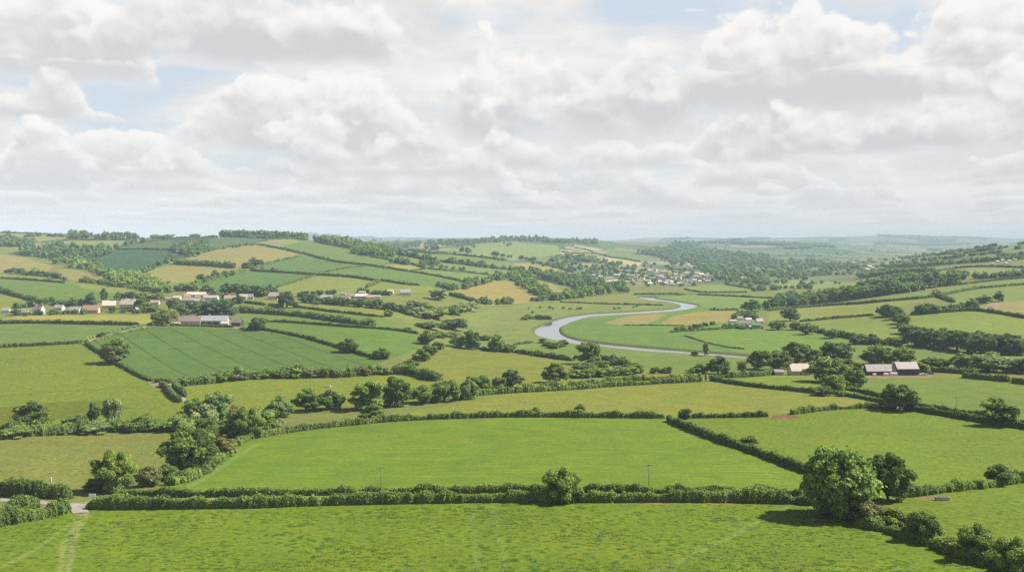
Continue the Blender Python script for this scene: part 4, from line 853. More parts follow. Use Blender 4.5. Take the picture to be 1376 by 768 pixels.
T(1085,449,15,20,'d','O','dark round tree on the sloping hedge right of the hamlet')
T(1117,454,12,18,'d','O','round tree midway along the sloping hedge')
T(1010,418,15,26,'d','O','tall tree behind the white-roofed hamlet')
T(998,426,11,15,'m','B','round tree at the left back of the white-roofed hamlet')
T(1009,427,11,14,'d','B','dark tree directly above the white-roofed hamlet')
T(1030,416,12,10,'d','T','narrow dark tree on the meadow right of the hamlet')
T(1342,405,14,13,'d','O','dark tree alone at the top of the tan corner field')
T(1324,407,12,20,'o','B','rounded tree left of the lone tan-field tree')
T(1306,416,15,16,'d','O','tallest dark tree beside the pink cottage')
T(1258,398.5,12,12,'p','B','pale round tree on the long right hillside hedge')
T(137,452.5,8,10,'o','B','small dark bush on the lane climbing to the left farm')
T(218,437,21,24,'o','O','dark round tree left of the left farm sheds')
T(229,431,17,20,'y','O','yellow-green tree beside the left farm')
T(243,425,17,24,'d','O','dark tree behind the yellow-green tree at the left farm')
T(287,427,24,44,'d','O','biggest dark tree mass behind the grey farm roof')
T(306,428,22,24,'d','O','dark tree right of the mass behind the grey farm roof')
T(18,433,6,16,'p','B','pale scrubby bush in the yellow field at far left')
T(121,410,16,15,'d','T','dark pointed tree above the orange roof')
T(140,405,17,11,'d','T','tall dark tree left of the pale gabled house')
T(190,417,19,22,'o','O','green tree in front of the pink village house')
T(200,419,14,20,'m','B','round bush right of the pink village house')
T(22,423,9,12,'d','B','round dark tree beside the far left white cottage')

ROW('bush in the overgrown line of bushes below the crop field', 'bushes below the crop field', 'mmor', 'B', [(246,517),(298,512),(350,508),(422,506.5),(460,506),(502,502.5),(528,502)], 18, 9, 15, 1.5)
ROW('bush of the dark string between crop field tip and rounded pasture', 'bushes at the crop field tip', 'od', 'B', [(528,497),(545,501),(562,505),(588,511)], 7, 9, 13, 1.4)
ROW('bush of the thick clump below the tall river oak', 'bushes below the river oak', 'mmop', 'B', [(771,507.5),(800,506),(840,503),(860,500)], 10, 10, 14, 1.5)
ROW('bush in the back row behind the clump below the river oak', 'back bushes below the river oak', 'om', 'B', [(772,496),(790,497),(812,494)], 5, 8, 11, 1.6)
ROW('dark bush or small tree right of the tall river oak', 'bushes right of the river oak', 'od', 'B', [(815,489),(832,491),(846,498),(858,502)], 5, 10, 15, 1.2)
ROW('small scattered bush near the thin brown tree below the river', 'small bushes below the river', 'om', 'B', [(875,502),(889,501.5),(905,501)], 3, 6, 11, 1.0)
ROW('small bush on the hedge leading to the river oak', 'bushes left of the river oak', 'o', 'B', [(693,473),(715,477),(735,480),(765,484)], 9, 5, 9, 1.3)
ROW('bush on the left river bank below the bend', 'river bank bushes', 'om', 'B', [(727,459),(738,468),(752,467),(760,463)], 6, 5, 9, 1.4)
ROW('shrub beside the oxbow on the olive meadow', 'oxbow shrubs', 'mo', 'B', [(702,430),(714,427),(728,429),(738,429)], 6, 3, 7, 1.5)
ROW('tree in the dark wood edge under the large right slope field', 'right wood edge trees', 'ddo', 'OB', [(1222,464),(1250,466),(1285,470),(1303,474),(1330,475),(1376,477)], 13, 20, 27, 1.0)
ROW('tree in the second rank of the dark right wood', 'right wood back trees', 'ddo', 'OB', [(1228,456),(1260,458),(1300,463),(1340,466),(1376,467)], 9, 14, 18, 1.1)
ROW('tree of the column climbing from the right wood to the slope hedge', 'column above the right wood', 'do', 'OB', [(1186,424.5),(1204,426),(1213,439),(1217,448),(1222,458)], 7, 13, 18, 1.1)
ROW('tree of the small row left of the pink cottage', 'trees left of the pink cottage', 'do', 'OB', [(1229,423),(1247,421),(1259,420)], 3, 11, 14, 1.0)
ROW('tree around the pink cottage on the right slope', 'trees around the pink cottage', 'mo', 'B', [(1266,418),(1285,417),(1297,416)], 4, 7, 10, 1.2)
ROW('small tree on the lower hedge left of the right wood', 'trees on the lower right hedge', 'do', 'OB', [(1148,462),(1165,462),(1176,461.5)], 4, 10, 14, 1.1)
ROW('scrub between the lower right hedge and the right wood', 'scrub left of the right wood', 'mo', 'B', [(1185,463),(1206,462),(1212,466)], 4, 5, 12, 1.2)
ROW('tree of the front belt under the long right hillside hedge', 'front belt on the right hillside', 'ddm', 'OB', [(1076,413),(1110,406.5),(1150,401.5),(1180,397.5),(1210,393.5),(1250,386),(1285,382)], 20, 11, 17, 1.05)
ROW('tree at the edge of the meadow behind the hamlet', 'trees behind the hamlet meadow', 'dd', 'O', [(1036,413),(1052,409.5),(1069,408.5)], 4, 8, 12, 1.0)
ROW('bush in front of the white-roofed hamlet', 'bushes of the white-roofed hamlet', 'om', 'B', [(906,443.5),(921,442.5),(936,442),(947,438),(960,436.5)], 6, 4, 8, 1.2)
ROW('tree in front of the houses of the hill hamlet', 'front trees of the hill hamlet', 'dmo', 'OB', [(405,406),(430,407),(470,410.5),(500,413),(530,417),(552,422)], 15, 8, 12, 1.3)
ROW('tree of the centre belt above the olive meadow', 'centre belt trees', 'mpd', 'B', [(553,411),(572,418),(595,423),(615,421),(634,416)], 9, 9, 13, 1.4)
ROW('tree behind the cottages of the left village', 'trees behind the left cottages', 'do', 'OB', [(58,409),(75,408),(93,412),(108,409)], 6, 7, 13, 1.0)
ROW('tree behind the gabled houses of the left village', 'trees behind the gabled houses', 'dmo', 'OB', [(158,402),(178,402),(200,403),(216,406)], 6, 8, 12, 1.2)
ROW('bush in front of the left village houses', 'garden bushes of the left village', 'om', 'B', [(62,420),(78,420),(140,418.5),(165,418.5),(205,420)], 7, 4, 8, 1.4)
ROW('tree between the left farm and the upper hamlet', 'trees above the left farm', 'dm', 'OB', [(232,416),(252,420),(262,421)], 4, 11, 16, 1.1)
ROW('tree among the houses of the upper left hamlet', 'trees among the upper hamlet', 'dm', 'OB', [(236,391),(256,390),(300,402),(318,407),(330,408)], 6, 8, 12, 1.2)
ROW('large tree on the slope above the upper left hamlet', 'large trees above the upper hamlet', 'd', 'O', [(302,396),(316,396),(340,397),(356,398),(366,396)], 6, 12, 15, 1.3)
ROW('tree on the sloping hedge beside the lower straw field', 'trees by the lower straw field', 'do', 'OB', [(265,381),(286,376),(307,371),(318,369)], 5, 7, 13, 1.0)
ROW('tree at the hedge crossing above the lower straw field', 'trees at the hedge crossing', 'dm', 'OB', [(326,362),(341,358),(355,356)], 4, 6, 11, 1.1)
ROW('bush or low tree left of the hill hamlet', 'bushes left of the hill hamlet', 'dm', 'B', [(398,399),(425,397),(440,396),(453,395)], 6, 6, 10, 1.1)
ROW('tree of the overgrown hedge right of the left farm', 'trees on the overgrown hedge', 'dm', 'OB', [(325,420),(360,421.5),(410,426),(450,432),(480,436)], 10, 6, 9, 1.3)
ROW('bush on the slope below the dark woods at far left', 'bushes under the far left straw field', 'dm', 'B', [(4,365.5),(18,366.5),(33,368.5),(62,371),(78,374.5),(93,379)], 8, 5, 10, 1.4)
ROW('tree along the wooded bottom of the left hill', 'trees along the left hill bottom', 'dm', 'OB', [(112,379.5),(125,380.5),(150,383),(170,386),(200,391),(214,394)], 12, 5, 9, 1.4)
print('trees', NTREE)

# ------------------------------------------------------------------ woods and trees too far to tell apart
WOOD('line of trees on the skyline above the pale hilltop fields', 'do', [(94,321),(94,316),(120,318),(187,320.5),(187,322)], 60, 4.5, 9)
WOOD('dark square conifer plantation at the far left hilltop', 'd', [(-8,331),(-8,325.5),(42,325),(48,330.5),(30,332)], 80, 5, 8)
WOOD('dark wood filling the side valley of the left hill', 'dd', [(10,341),(50,333),(78,329.5),(105,335),(150,335),(154,338),(130,347),(127,357),(95,354),(60,347)], 190, 5, 9)
WOOD('tree belt winding down the side valley of the left hill', 'dmo', [(68,354),(95,352),(128,358),(160,368),(200,376),(228,384),(232,394),(212,394),(185,385),(150,379),(120,364),(90,361)], 150, 6, 10)
WOOD('dark clump on the shaded green hillside', 'd', [(231,339),(240,330),(262,328),(280,331),(279,337),(262,345),(250,344)], 75, 6, 9)
WOOD('conifer plantation along the left hill skyline', 'do', [(295,317.9),(330,317.3),(380,318.6),(412,320.4),(412,321.4),(350,319.2),(296,318.8)], 170, 7, 9.5)
WOOD('long wooded crest descending right from the left hill', 'do', [(411,321.3),(430,321),(470,327),(500,334),(530,339),(532,342.5),(500,343),(470,334.5),(440,328.5)], 230, 6, 10)
WOOD('wood below the crest right of the left hill', 'd', [(468,341),(480,336.5),(500,341),(545,343),(540,346),(500,345)], 50, 5, 9)
WOOD('belt of trees stepping down from the rounded straw field', 'do', [(688,371),(700,372),(722,384),(748,400),(746,406),(722,400),(700,386),(688,379)], 70, 7, 10)
WOOD('belt of trees above the tan meadow by the river', 'dmo', [(742,406),(746,400),(790,392),(812,388),(840,385),(842,393),(812,396),(770,402)], 80, 7, 11)
WOOD('double belt of trees on the slope left of the riverside village', 'do', [(690,364),(722,367),(760,372),(800,378),(812,384),(790,391),(765,388),(740,378),(718,372),(692,369)], 110, 6, 9)
WOOD('far wood on the central skyline', 'd', [(600,325.6),(640,323.4),(690,319.8),(735,320),(745,323.5),(802,324),(802,328),(745,327),(690,324),(640,326.5)], 230, 3, 5)
WOOD('far hazy wood behind the descending crest', 'd', [(497,330),(540,326),(600,325),(640,326),(610,329),(545,333),(525,334)], 110, 3, 5)
WOOD('large dark wood on the hill behind the riverside village', 'd', [(850,341),(890,335),(920,330),(945,335),(1000,341),(1030,345),(1060,356),(1010,358),(960,358),(915,352),(870,343)], 400, 3.5, 6)
WOOD('wood on the far hill shoulder right of the village', 'd', [(905,327),(940,327),(945,331),(918,332),(895,334)], 50, 3, 5)
WOOD('hazy wood below the far right hill', 'd', [(1060,356),(1062,350),(1100,352),(1140,355),(1160,362),(1110,361)], 90, 3.5, 6)
WOODROWS('tree-filled valley bottom left of the right hill', 'do', [([(1150,386),(1200,381),(1260,377),(1376,371.5)],120,7,10),([(1155,374),(1200,368),(1240,367),(1300,371)],100,6,9),([(1165,380),(1215,374.5),(1250,374)],60,6,9)])
WOODROWS('hazy wood belts on the flank of the right hill', 'd', [([(1190,360),(1240,358),(1300,353),(1376,348)],110,4,7),([(1225,352),(1265,349),(1300,344),(1345,340)],60,3.5,5.5),([(1340,346),(1376,343)],22,4,6)])
WOOD('trees rising along the skyline of the right hill', 'd', [(1195,350),(1230,345),(1290,337.5),(1340,333),(1376,330.5),(1376,332.5),(1340,334.5),(1290,340),(1230,348)], 75, 3, 5)
WOOD('belt of trees behind the flat meadow', 'd', [(1036,412),(1060,402),(1100,400),(1150,394),(1200,389),(1235,386),(1240,390),(1190,397),(1146,403),(1072,413)], 95, 9, 13)
SPOLY('ddm', [(800,364),(850,358),(900,354),(960,366),(1000,373),(1010,381),(900,386),(850,385)], 95, 3, 6.5)
SPOLY('dd', [(700,348),(760,346),(830,354),(870,364),(860,371),(800,373),(770,367),(720,356)], 110, 4, 7)
SPOLY('dd', [(960,374),(1020,367),(1100,374),(1075,382),(1000,386)], 70, 5, 8); SPOLY('d', [(920,360),(1060,359),(1160,368),(1100,371),(960,369)], 130, 4, 7)
SPOLY('dm', [(880,345),(930,345),(945,358),(905,357)], 50, 3, 6)
SROW('dd', [(1005,392),(1036,390),(1060,388),(1095,388)], 22, 5, 8); SROW('dd', [(1070,383),(1110,381),(1180,384)], 10, 3, 7)
SROW('d', [(560,338),(610,342),(680,351)], 26, 3, 5); SROW('dm', [(534,341),(569,349),(610,354),(689,364)], 46, 5, 9); SROW('dd', [(560,357),(575,356),(588,357)], 8, 6, 8); SROW('d', [(520,354),(535,353),(548,356)], 12, 6, 9)
SROW('dd', [(560,358.5),(580,360),(600,361),(640,366),(660,370)], 10, 5, 7); SROW('d', [(605,390),(630,388),(650,382),(667,376),(672,371)], 22, 6, 10); SROW('d', [(668,378),(690,372)], 8, 8, 10)
SROW('dm', [(620,384),(640,379)], 4, 8, 10); SROW('d', [(575,384),(595,386),(605,390)], 9, 5, 8); SROW('dm', [(645,408),(660,409),(690,408),(738,403)], 20, 6, 10)
SROW('d', [(255,345),(283,337),(339,329.5)], 26, 3, 5); SROW('d', [(355,330),(414,342.6),(460,353),(540,363.5)], 30, 1.5, 4); SROW('d', [(155,334),(177,328),(215,322),(230,321)], 18, 4, 8)
SROW('do', [(189,368),(210,360),(232,350)], 22, 7, 10); SROW('d', [(237,355),(263,356.5),(315,360)], 20, 5, 8); SROW('d', [(337,363),(380,366)], 8, 4, 7); SROW('d', [(512,377),(560,383.4)], 12, 2.5, 4)
SROW('d', [(600,330),(660,323.5)], 20, 3, 4); SROW('d', [(620,338),(650,342),(690,347)], 10, 4, 7); SROW('d', [(590,336),(570,334)], 8, 5, 7); SROW('d', [(750,349),(768,348),(800,350)], 20, 5, 8)
SPOLY('d', [(560,326),(600,324),(690,324),(690,331),(600,334)], 30, 2, 4); SROW('do', [(707,415),(740,415),(776,416),(835,415),(860,412)], 9, 2, 4)
for x, y in [(757,414.6),(776,415.8),(726,413.8),(739,414.2),(716,420.6),(832,415),(856,412)]: S(x, y, 3.4, 5, 'o')
SROW('d', [(960,417),(975,416.5),(988,416)], 4, 3.5, 5); SROW('do', [(1150,398),(1210,391)], 12, 8, 12)
for l, h in (([(24,424),(60,423),(88,421.5),(110,421.8),(150,420),(185,420.5),(212,417)],5),([(20,414),(62,410),(90,410.5),(130,409)],6),([(240,409),(262,410.5),(292,409),(318,408)],5),([(420,409),(458,408),(470,408),(506,407)],5),([(480,393),(505,395),(530,397)],5),([(968,441),(990,440),(1000,442),(1030,441)],4.5),([(985,428),(1000,426),(1016,429)],5)):
    SROW(['o','m','d'], l, 30, h*.6, h*1.5, 1.2)
# hedgerow and copse trees of the far patchwork
cand = np.argwhere((YY > 2300) & (YY < 10500) & (PY <= RMIN+.15) & (UX > -60) & (UX < 1440) & (vedge < .05) & (Z < 120))
sel = rng.choice(len(cand), min(700, len(cand)), replace=False)
for i, j in cand[sel]:
    if 540 < UX[i,j] < 900 and True: continue
    h = random.uniform(5, 10); STUFF.append((XX[i,j], YY[i,j], Z[i,j]+CAMZ, h, h*2.0, 'd'))
cand = np.argwhere((YY > 3000) & (YY < 13800) & (PY <= RMIN+.1) & (UX > -60) & (UX < 1440) & (fmask > .26) & ~((UX > 540) & (UX < 900) & (YY < 6000)))
sel = rng.choice(len(cand), min(1500, len(cand)), replace=False)
for i, j in cand[sel]:
    k = max(1, YY[i,j]/5000); h = random.uniform(10, 16)*min(k,1.5); STUFF.append((XX[i,j], YY[i,j], Z[i,j]+CAMZ, h, h*1.6*min(k,2), 'd'))
merge('distant_trees', [s for s in STUFF if s[1] < 2400], 'hedgerow trees dotted over the middle distance', far=False)
merge('distant_trees', [s for s in STUFF if s[1] >= 2400], 'hazy hedgerows and copses on the far hills', far=True)

# tussocks of longer grass in the near pasture
r = np.random.default_rng(3); VV = []; n = 0
TUF = []
while len(TUF) < 5200:
    x = r.uniform(-170, 190); y = 165+ (r.random()**1.3)*82
    u = x/y*FOC+CX; pyv = HZ+FOC*(CAMZ-ground_z(x,y))/y
    lim = np.interp(u, [-60,94,300,545,1080,1145,1242,1376], [716,692,686,680,684,708,730,772])
    if pyv < lim+1 or vnoise(np.array(x/16), np.array(y/16), 77) < -.30+.5*r.random(): continue
    TUF.append((x, y, ground_z(x,y)))
TUF = np.array(TUF); n = len(TUF); nb = 7
base = np.repeat(TUF, nb, 0); k = len(base); s = np.repeat(r.uniform(.3,1.0,n)**1.6, nb)
off = r.normal(size=(k,2))*(s*np.array([[.62],[.22]])).T; a = r.random(k)*6.28; w = .06+.08*s; hh = .05+.13*s*r.random(k)
c0 = base+np.c_[off, np.zeros(k)]; d = np.c_[np.cos(a), np.sin(a), np.zeros(k)]
tip = c0+np.c_[off*.5, hh]+np.c_[r.normal(size=(k,2))*.08, np.zeros(k)]
V = np.stack([c0-d*w[:,None], c0+d*w[:,None], tip+d*w[:,None]*.4, tip-d*w[:,None]*.5], 1).reshape(-1,3)
ob = link('grass_tussocks', new_mesh('grass_tussocks', V, np.arange(4*k).reshape(-1,4), [FM], attrs={'tint':('FLOAT', np.repeat(r.random(k)*.6,4))}))
ob.color = (.062,.105,.008,1); tag(ob, 'tufts of longer darker grass in the near pasture', kind='stuff')
# ------------------------------------------------------------------ buildings
WHITE = plain('white_render', (.47,.45,.42), .8, .12); CREAM = plain('cream_render', (.40,.345,.28), .8, .15); STONE = plain('rubble_stone', (.36,.31,.25), 1.6, .4)
BRICKP = plain('pinkish_brick', (.55,.40,.33), 1.4, .25); SLATE = plain('grey_slate', (.23,.22,.22), 1.2, .3, .7); BROWN = plain('brown_tile', (.26,.19,.15), 1.2, .35)
ORANGE = plain('orange_tile', (.34,.20,.135), 1.2, .3); PALE = plain('weathered_sheet', (.27,.235,.21), .5, .2, .6); STRAWR = plain('lichen_tile', (.42,.35,.28), 1.0, .3)
TIMBER = plain('dark_weatherboard', (.055,.045,.045), 1.2, .45); GLASS = plain('window_glass', (.03,.035,.04), 1, .1, .15, .6); FRAME = plain('white_paint', (.7,.7,.68), 1, .05)
GREENS = plain('green_netting', (.07,.20,.11), 1, .3); METAL = plain('galvanised', (.30,.31,.32), 1, .2, .5); DOORM = plain('door_paint', (.10,.07,.055), 1, .2)
def ground_min(x, y, rot, w, d):
    c, s = math.cos(rot), math.sin(rot)
    zs = [ground_z(x+a*c-b*s, y+a*s+b*c) for a in (-w/2,0,w/2) for b in (-d/2,0,d/2)]
    return min(zs), max(zs)
def house(px, py, wpx, hpx, wall, roof, label, cat='house', rot=0, dep=.62, rf=.5, chim=(), win=0, door=False, group=None, name=None, hip=0, openfront=False):
    p = at(px, py); k = p[1]/FOC; rr = R(rot)
    w = wpx*k/max(abs(math.cos(rr))+dep*abs(math.sin(rr)), .5); d = min(w*dep, 11.0) if not openfront else w*dep; h = hpx*k
    hw = h*(1-rf); hr = h*rf
    lo, hi = ground_min(p[0], p[1]+d/2, rr, w, d)
    root = bpy.data.objects.new(name or cat.replace(' ', '_'), None); COL.objects.link(root)
    base = (lo+hi)/2; root.location = (p[0], p[1]+d/2, base); root.rotation_euler = (0,0,rr); tag(root, label, cat, group)
    b = B(); b.prism([(-d/2,lo-base-.6),(d/2,lo-base-.6),(d/2,hw),(0,hw+hr*.93),(-d/2,hw)], -w/2, w/2)
    wl = b.obj('wall', wall, root)
    o = .35; t = .22; e = o*hr/(d/2)
    b = B(); b.prism([(-d/2-o,hw-e),(0,hw+hr),(d/2+o,hw-e),(d/2+o,hw-e+t),(0,hw+hr+t*1.2),(-d/2-o,hw-e+t)], -w/2-.3, w/2+.3)
    ro = b.obj('roof', roof, root)
    for c in chim:
        b = B(); x = c*w/2; q = .55
        b.box(x-q, x+q, -.4, .4, hw+hr*.6, hw+hr+1.3); b.box(x-q-.1, x+q+.1, -.5, .5, hw+hr+1.3, hw+hr+1.5)
        b.tube([(x-.25,0,hw+hr+1.5),(x-.25,0,hw+hr+1.95)], [.15,.13], 6); b.tube([(x+.25,0,hw+hr+1.5),(x+.25,0,hw+hr+1.95)], [.15,.13], 6)
        b.obj('chimney', BROWN, ro)
    zs = [hw*.55] if hw < 4.3 else [hw*.25, hw*.72]
    for zc in zs:
        for i in range(win):
            x = (i+.5)/win*w*.88-w*.44; ww, wh = .75, min(.75, hw*.2)
            if door and zc == zs[0] and i == win//2: continue
            b = B(); b.box(x-ww, x+ww, -d/2-.05, -d/2+.1, zc-wh, zc+wh, 0); b.box(x-ww*.8, x+ww*.8, -d/2-.07, -d/2, zc-wh*.8, zc+wh*.8, 1); b.box(x-.04, x+.04, -d/2-.09, -d/2, zc-wh*.8, zc+wh*.8, 0)
            b.obj('window', [FRAME, GLASS], root)
    if door:
        x = (win//2+.5)/max(win,1)*w*.88-w*.44; b = B(); b.box(x-.55, x+.55, -d/2-.06, -d/2+.1, 0, 2.05, 0); b.box(x-.65, x+.65, -d/2-.04, -d/2+.1, 2.05, 2.2, 1); b.obj('door', [DOORM, FRAME], root)
    if openfront:
        for i in range(4):
            x = (i+.5)/4*w*.92-w*.46; b = B(); b.box(x-w*.095, x+w*.095, -d/2-.05, -d/2+.2, .1, hw*.72); b.obj('door', TIMBER, root)
    return root
def tiny(px, py, wpx, hpx, wall, roof, label, rot=0, group=None, cat='house'):
    p = at(px, py); k = p[1]/FOC; w, h = wpx*k, hpx*k; d = min(w*.7, 9); b = B()
    b.prism([(-d/2,-1.5),(d/2,-1.5),(d/2,h*.55),(0,h*.93),(-d/2,h*.55)], -w/2, w/2, 0)
    b.prism([(-d/2-.4,h*.52),(0,h*.96),(d/2+.4,h*.52),(d/2+.4,h*.56),(0,h),(-d/2-.4,h*.56)], -w/2-.3, w/2+.3, 1)
    q = w*.35; b.box(q-.5, q+.5, -.4, .4, h*.8, h*1.12, 1)
    for i in (-.28, .05, .3): b.box(i*w-.5, i*w+.5, -d/2-.06, -d/2+.05, h*.22, h*.40, 2)
    o = b.obj('house', [wall, roof, GLASS]); o.location = p; o.rotation_euler = (0,0,R(rot)); tag(o, label, cat, group)
# right farm
house(1075.5,504,27,15,STONE,STRAWR,'stone farmhouse with pale lichened roof in front of the grove','farmhouse',rot=6,rf=.55,chim=(-.9,),win=3,door=True)
house(1095,501,19,14,STONE,BROWN,'brown-roofed end of the stone farmhouse beside the dome tree','farmhouse',rot=3,rf=.6,chim=(.8,),win=2)
house(1048,504,13,7.5,CREAM,PALE,'small pale shed left of the stone farmhouse','shed',rot=-12,rf=.35)
house(1185,504,42,14,TIMBER,PALE,'long low dark timber barn with pale roof','barn',rot=4,dep=.30,rf=.55,openfront=True)
house(1220,504,30,17,TIMBER,PALE,'taller dark timber barn with pale pitched roof','barn',rot=3,dep=.55,rf=.45,openfront=True)
# left farm
house(254,436,30,11,CREAM,BROWN,'long brown-roofed farm range with pale end wall at left','farm shed',rot=2,dep=.3,rf=.55,win=4)
house(285,436.5,40,12,STONE,METAL,'long farm shed with grey metal roof at left','farm shed',rot=2,dep=.26,rf=.5,openfront=True)
house(318,438,16,10,TIMBER,PALE,'small dark open barn with pale roof at the right of the left farm','barn',rot=-20,rf=.5)
house(301,438,10,6,CREAM,STRAWR,'small stone outbuilding in front of the grey metal shed','outbuilding',rot=5,rf=.4)
house(235,437,12,4,PALE,PALE,'low pale lean-to at the left end of the left farm','shed',rot=4,rf=.3)
# left village
house(32,423,9,8,WHITE,SLATE,'low white cottage wing left of the big white house','cottage',rot=8,win=2)
house(50,422.5,15,12,WHITE,BROWN,'big white house with dark roof and two chimneys at far left','house',rot=-14,rf=.42,chim=(-.7,.7),win=3,door=True)
house(7,420,10,6,WHITE,SLATE,'little white cottage at the far left edge of the village','cottage',rot=5,win=2)
house(78,416.5,13,6.5,WHITE,PALE,'white bungalow with pale roof in the hedges at left','bungalow',rot=-8,win=2,door=True)
house(99,420.5,16,8,WHITE,SLATE,'white cottage left of the orange-roofed house','cottage',rot=-5,win=3,door=True)
house(121,420.5,21,10,CREAM,ORANGE,'long house with a big orange tiled roof','house',rot=4,dep=.4,rf=.6,win=3)
house(144.5,416,19,11.5,CREAM,STRAWR,'pale gabled house right of the orange-roofed house','house',rot=20,rf=.5,win=3,chim=(.6,))
house(171,416,23,14,BRICKP,STRAWR,'large pinkish house in the middle of the left village','house',rot=-10,rf=.5,win=4,chim=(-.5,.6),door=True)
house(207,409,12,5.5,WHITE,BROWN,'small white house half hidden by trees right of the pinkish house','house',rot=6,win=2)
house(225,404,8,5,WHITE,PALE,'tiny white cottage above the yellow-green tree','cottage',rot=0,win=2)
# upper left hamlet
for a in [(262,399,25,6,CREAM,STRAWR,'longest straw-roofed building at the top of the upper left hamlet',3),(251,402,9,7,BRICKP,ORANGE,'orange-roofed house at the left of the upper left hamlet',12),(252,407,14,7,WHITE,SLATE,'white house at the lower left of the upper left hamlet',-6),
          (263,407,9,6,CREAM,PALE,'cream house in the middle of the upper left hamlet',15),(270,407,8,6,CREAM,BROWN,'cream house with brown roof in the lower hamlet row',-12),(282,403,19,6,WHITE,PALE,'long white row of cottages at the right of the upper left hamlet',5),
          (237,402.5,11,5,CREAM,STRAWR,'straw-coloured barn at the left end of the upper left hamlet',-8),(265,402,7,5,BRICKP,BROWN,'small pinkish house behind the cream hamlet house',8),(275,400,7,5,CREAM,STRAWR,'small cream house above the long white row',-10),
          (308,405,16,8,CREAM,BROWN,'brown-roofed house among trees right of the upper left hamlet',8),(326,402,12,6.5,CREAM,STRAWR,'pale cottage left of the pinkish roadside house',-6),(336,402,8,7,WHITE,SLATE,'white slate-roofed house right of the pale cottage',10),
          (367.5,402.5,17,9.5,BRICKP,STRAWR,'pinkish house left of the big dark lone tree',-18),(438,405,16,8.5,CREAM,SLATE,'grey-roofed house among the bushes left of the hill hamlet',6),(461,397,7,5,WHITE,PALE,'white house at the top left of the hill hamlet',0),
          (472,400,7,5,WHITE,SLATE,'white house above the reddish house in the hill hamlet',10),(464,405,12,8,BRICKP,BROWN,'reddish house in the middle of the hill hamlet',-8),(485,401,18,6,CREAM,STRAWR,'long pale barn of the hill hamlet',6),
          (497,402,12,5.5,CREAM,BROWN,'brown-roofed shed right of the long pale barn',12),(486,395,9,4,CREAM,PALE,'small pale shed behind the long pale barn',0),(507,400,9,3.2,WHITE,PALE,'low white shed at the right end of the hill hamlet',4),
          (523.5,394,10,5,CREAM,STRAWR,'straw-coloured cottage between hill hamlet and white farmhouse',-5),(544,397,15,8,WHITE,SLATE,'white farmhouse on the slope right of the hill hamlet',10)]:
    house(a[0],a[1],a[2],a[3],a[4],a[5],a[6],'house',rot=a[7],win=2)
# hamlet beyond the river
house(1003,437,15,6,WHITE,PALE,'long white-roofed barn of the river hamlet','barn',rot=-14,dep=.4,rf=.5)
house(1021,435,10,7,WHITE,PALE,'white house at the right of the river hamlet','house',rot=10,win=2)
house(995,429.5,7,4.5,WHITE,PALE,'small white shed at the back of the river hamlet','shed',rot=0)
house(1006,431.5,9,4.5,CREAM,STRAWR,'cream cottage behind the long white-roofed barn','cottage',rot=8)
house(985,433,10,3.6,CREAM,PALE,'low pale shed at the left of the river hamlet','shed',rot=4)
house(1017,440,12,6,GREENS,GREENS,'dark green netted shed at the front of the river hamlet','shed',rot=-10,rf=.4)
house(1005,441,9,4,BRICKP,PALE,'little pinkish outhouse at the front of the river hamlet','outhouse',rot=6)
house(971,440.5,7,3,CREAM,PALE,'tiny cream shed on the hedge left of the river hamlet','shed',rot=0)
# right slope
house(1276,417.5,11,8,BRICKP,BROWN,'pink cottage among trees on the right slope','cottage',rot=-10,win=2,chim=(.7,))
house(1189.5,424,6,6,WHITE,SLATE,'small white cottage hidden in trees on the right slope','cottage',rot=5,win=1)
house(1298,412.5,5,4,WHITE,PALE,'tiny white shed right of the pink cottage','shed',rot=0)
house(1227,348.5,4,2.4,WHITE,PALE,'tiny far white house on the right hill skyline','house',rot=0)
house(1331,418,5,6,STONE,BROWN,'little brown hut on the bare corner of the tan field','hut',rot=0)
for x, y, w in [(1340,352,5),(1347,350,4),(1356,351,5),(1364,349.5,4),(1352,354,4),(1335,355,4)]:
    tiny(x, y+.6, w, 2.8, random.choice([CREAM, WHITE]), random.choice([STRAWR, PALE]), 'hazy house among trees high on the right hill', random.uniform(-20,20), 'hazy houses on the right hill')
# riverside village
tiny(826,379.5,20,3.6,CREAM,STRAWR,'longest pale building at the left of the riverside village',2,cat='building'); tiny(807,374,6,4.5,WHITE,SLATE,'leftmost white house of the riverside village',10); tiny(820,376,9,3.8,WHITE,PALE,'white house behind the longest riverside building',-6)
tiny(841,380,7,3.2,WHITE,PALE,'white shed right of the longest riverside building',4); tiny(856,367.5,6,4.5,WHITE,PALE,'bright white house at the top of the riverside village',-5); tiny(930,369,20,3.4,WHITE,PALE,'long white building at the right of the riverside village',0,cat='building')
tiny(978,375,24,3.6,CREAM,PALE,'long cream building between the trees far right of the riverside village',1,cat='building'); tiny(999,376,9,4,WHITE,STRAWR,'white house at the far right of the riverside village',-6); tiny(988.5,346.5,4,2.4,WHITE,PALE,'lone white barn below the large dark far wood',0,cat='barn')
tiny(697,367,9,2.6,CREAM,PALE,'pale barn at the top of the tree belts',5,cat='barn')
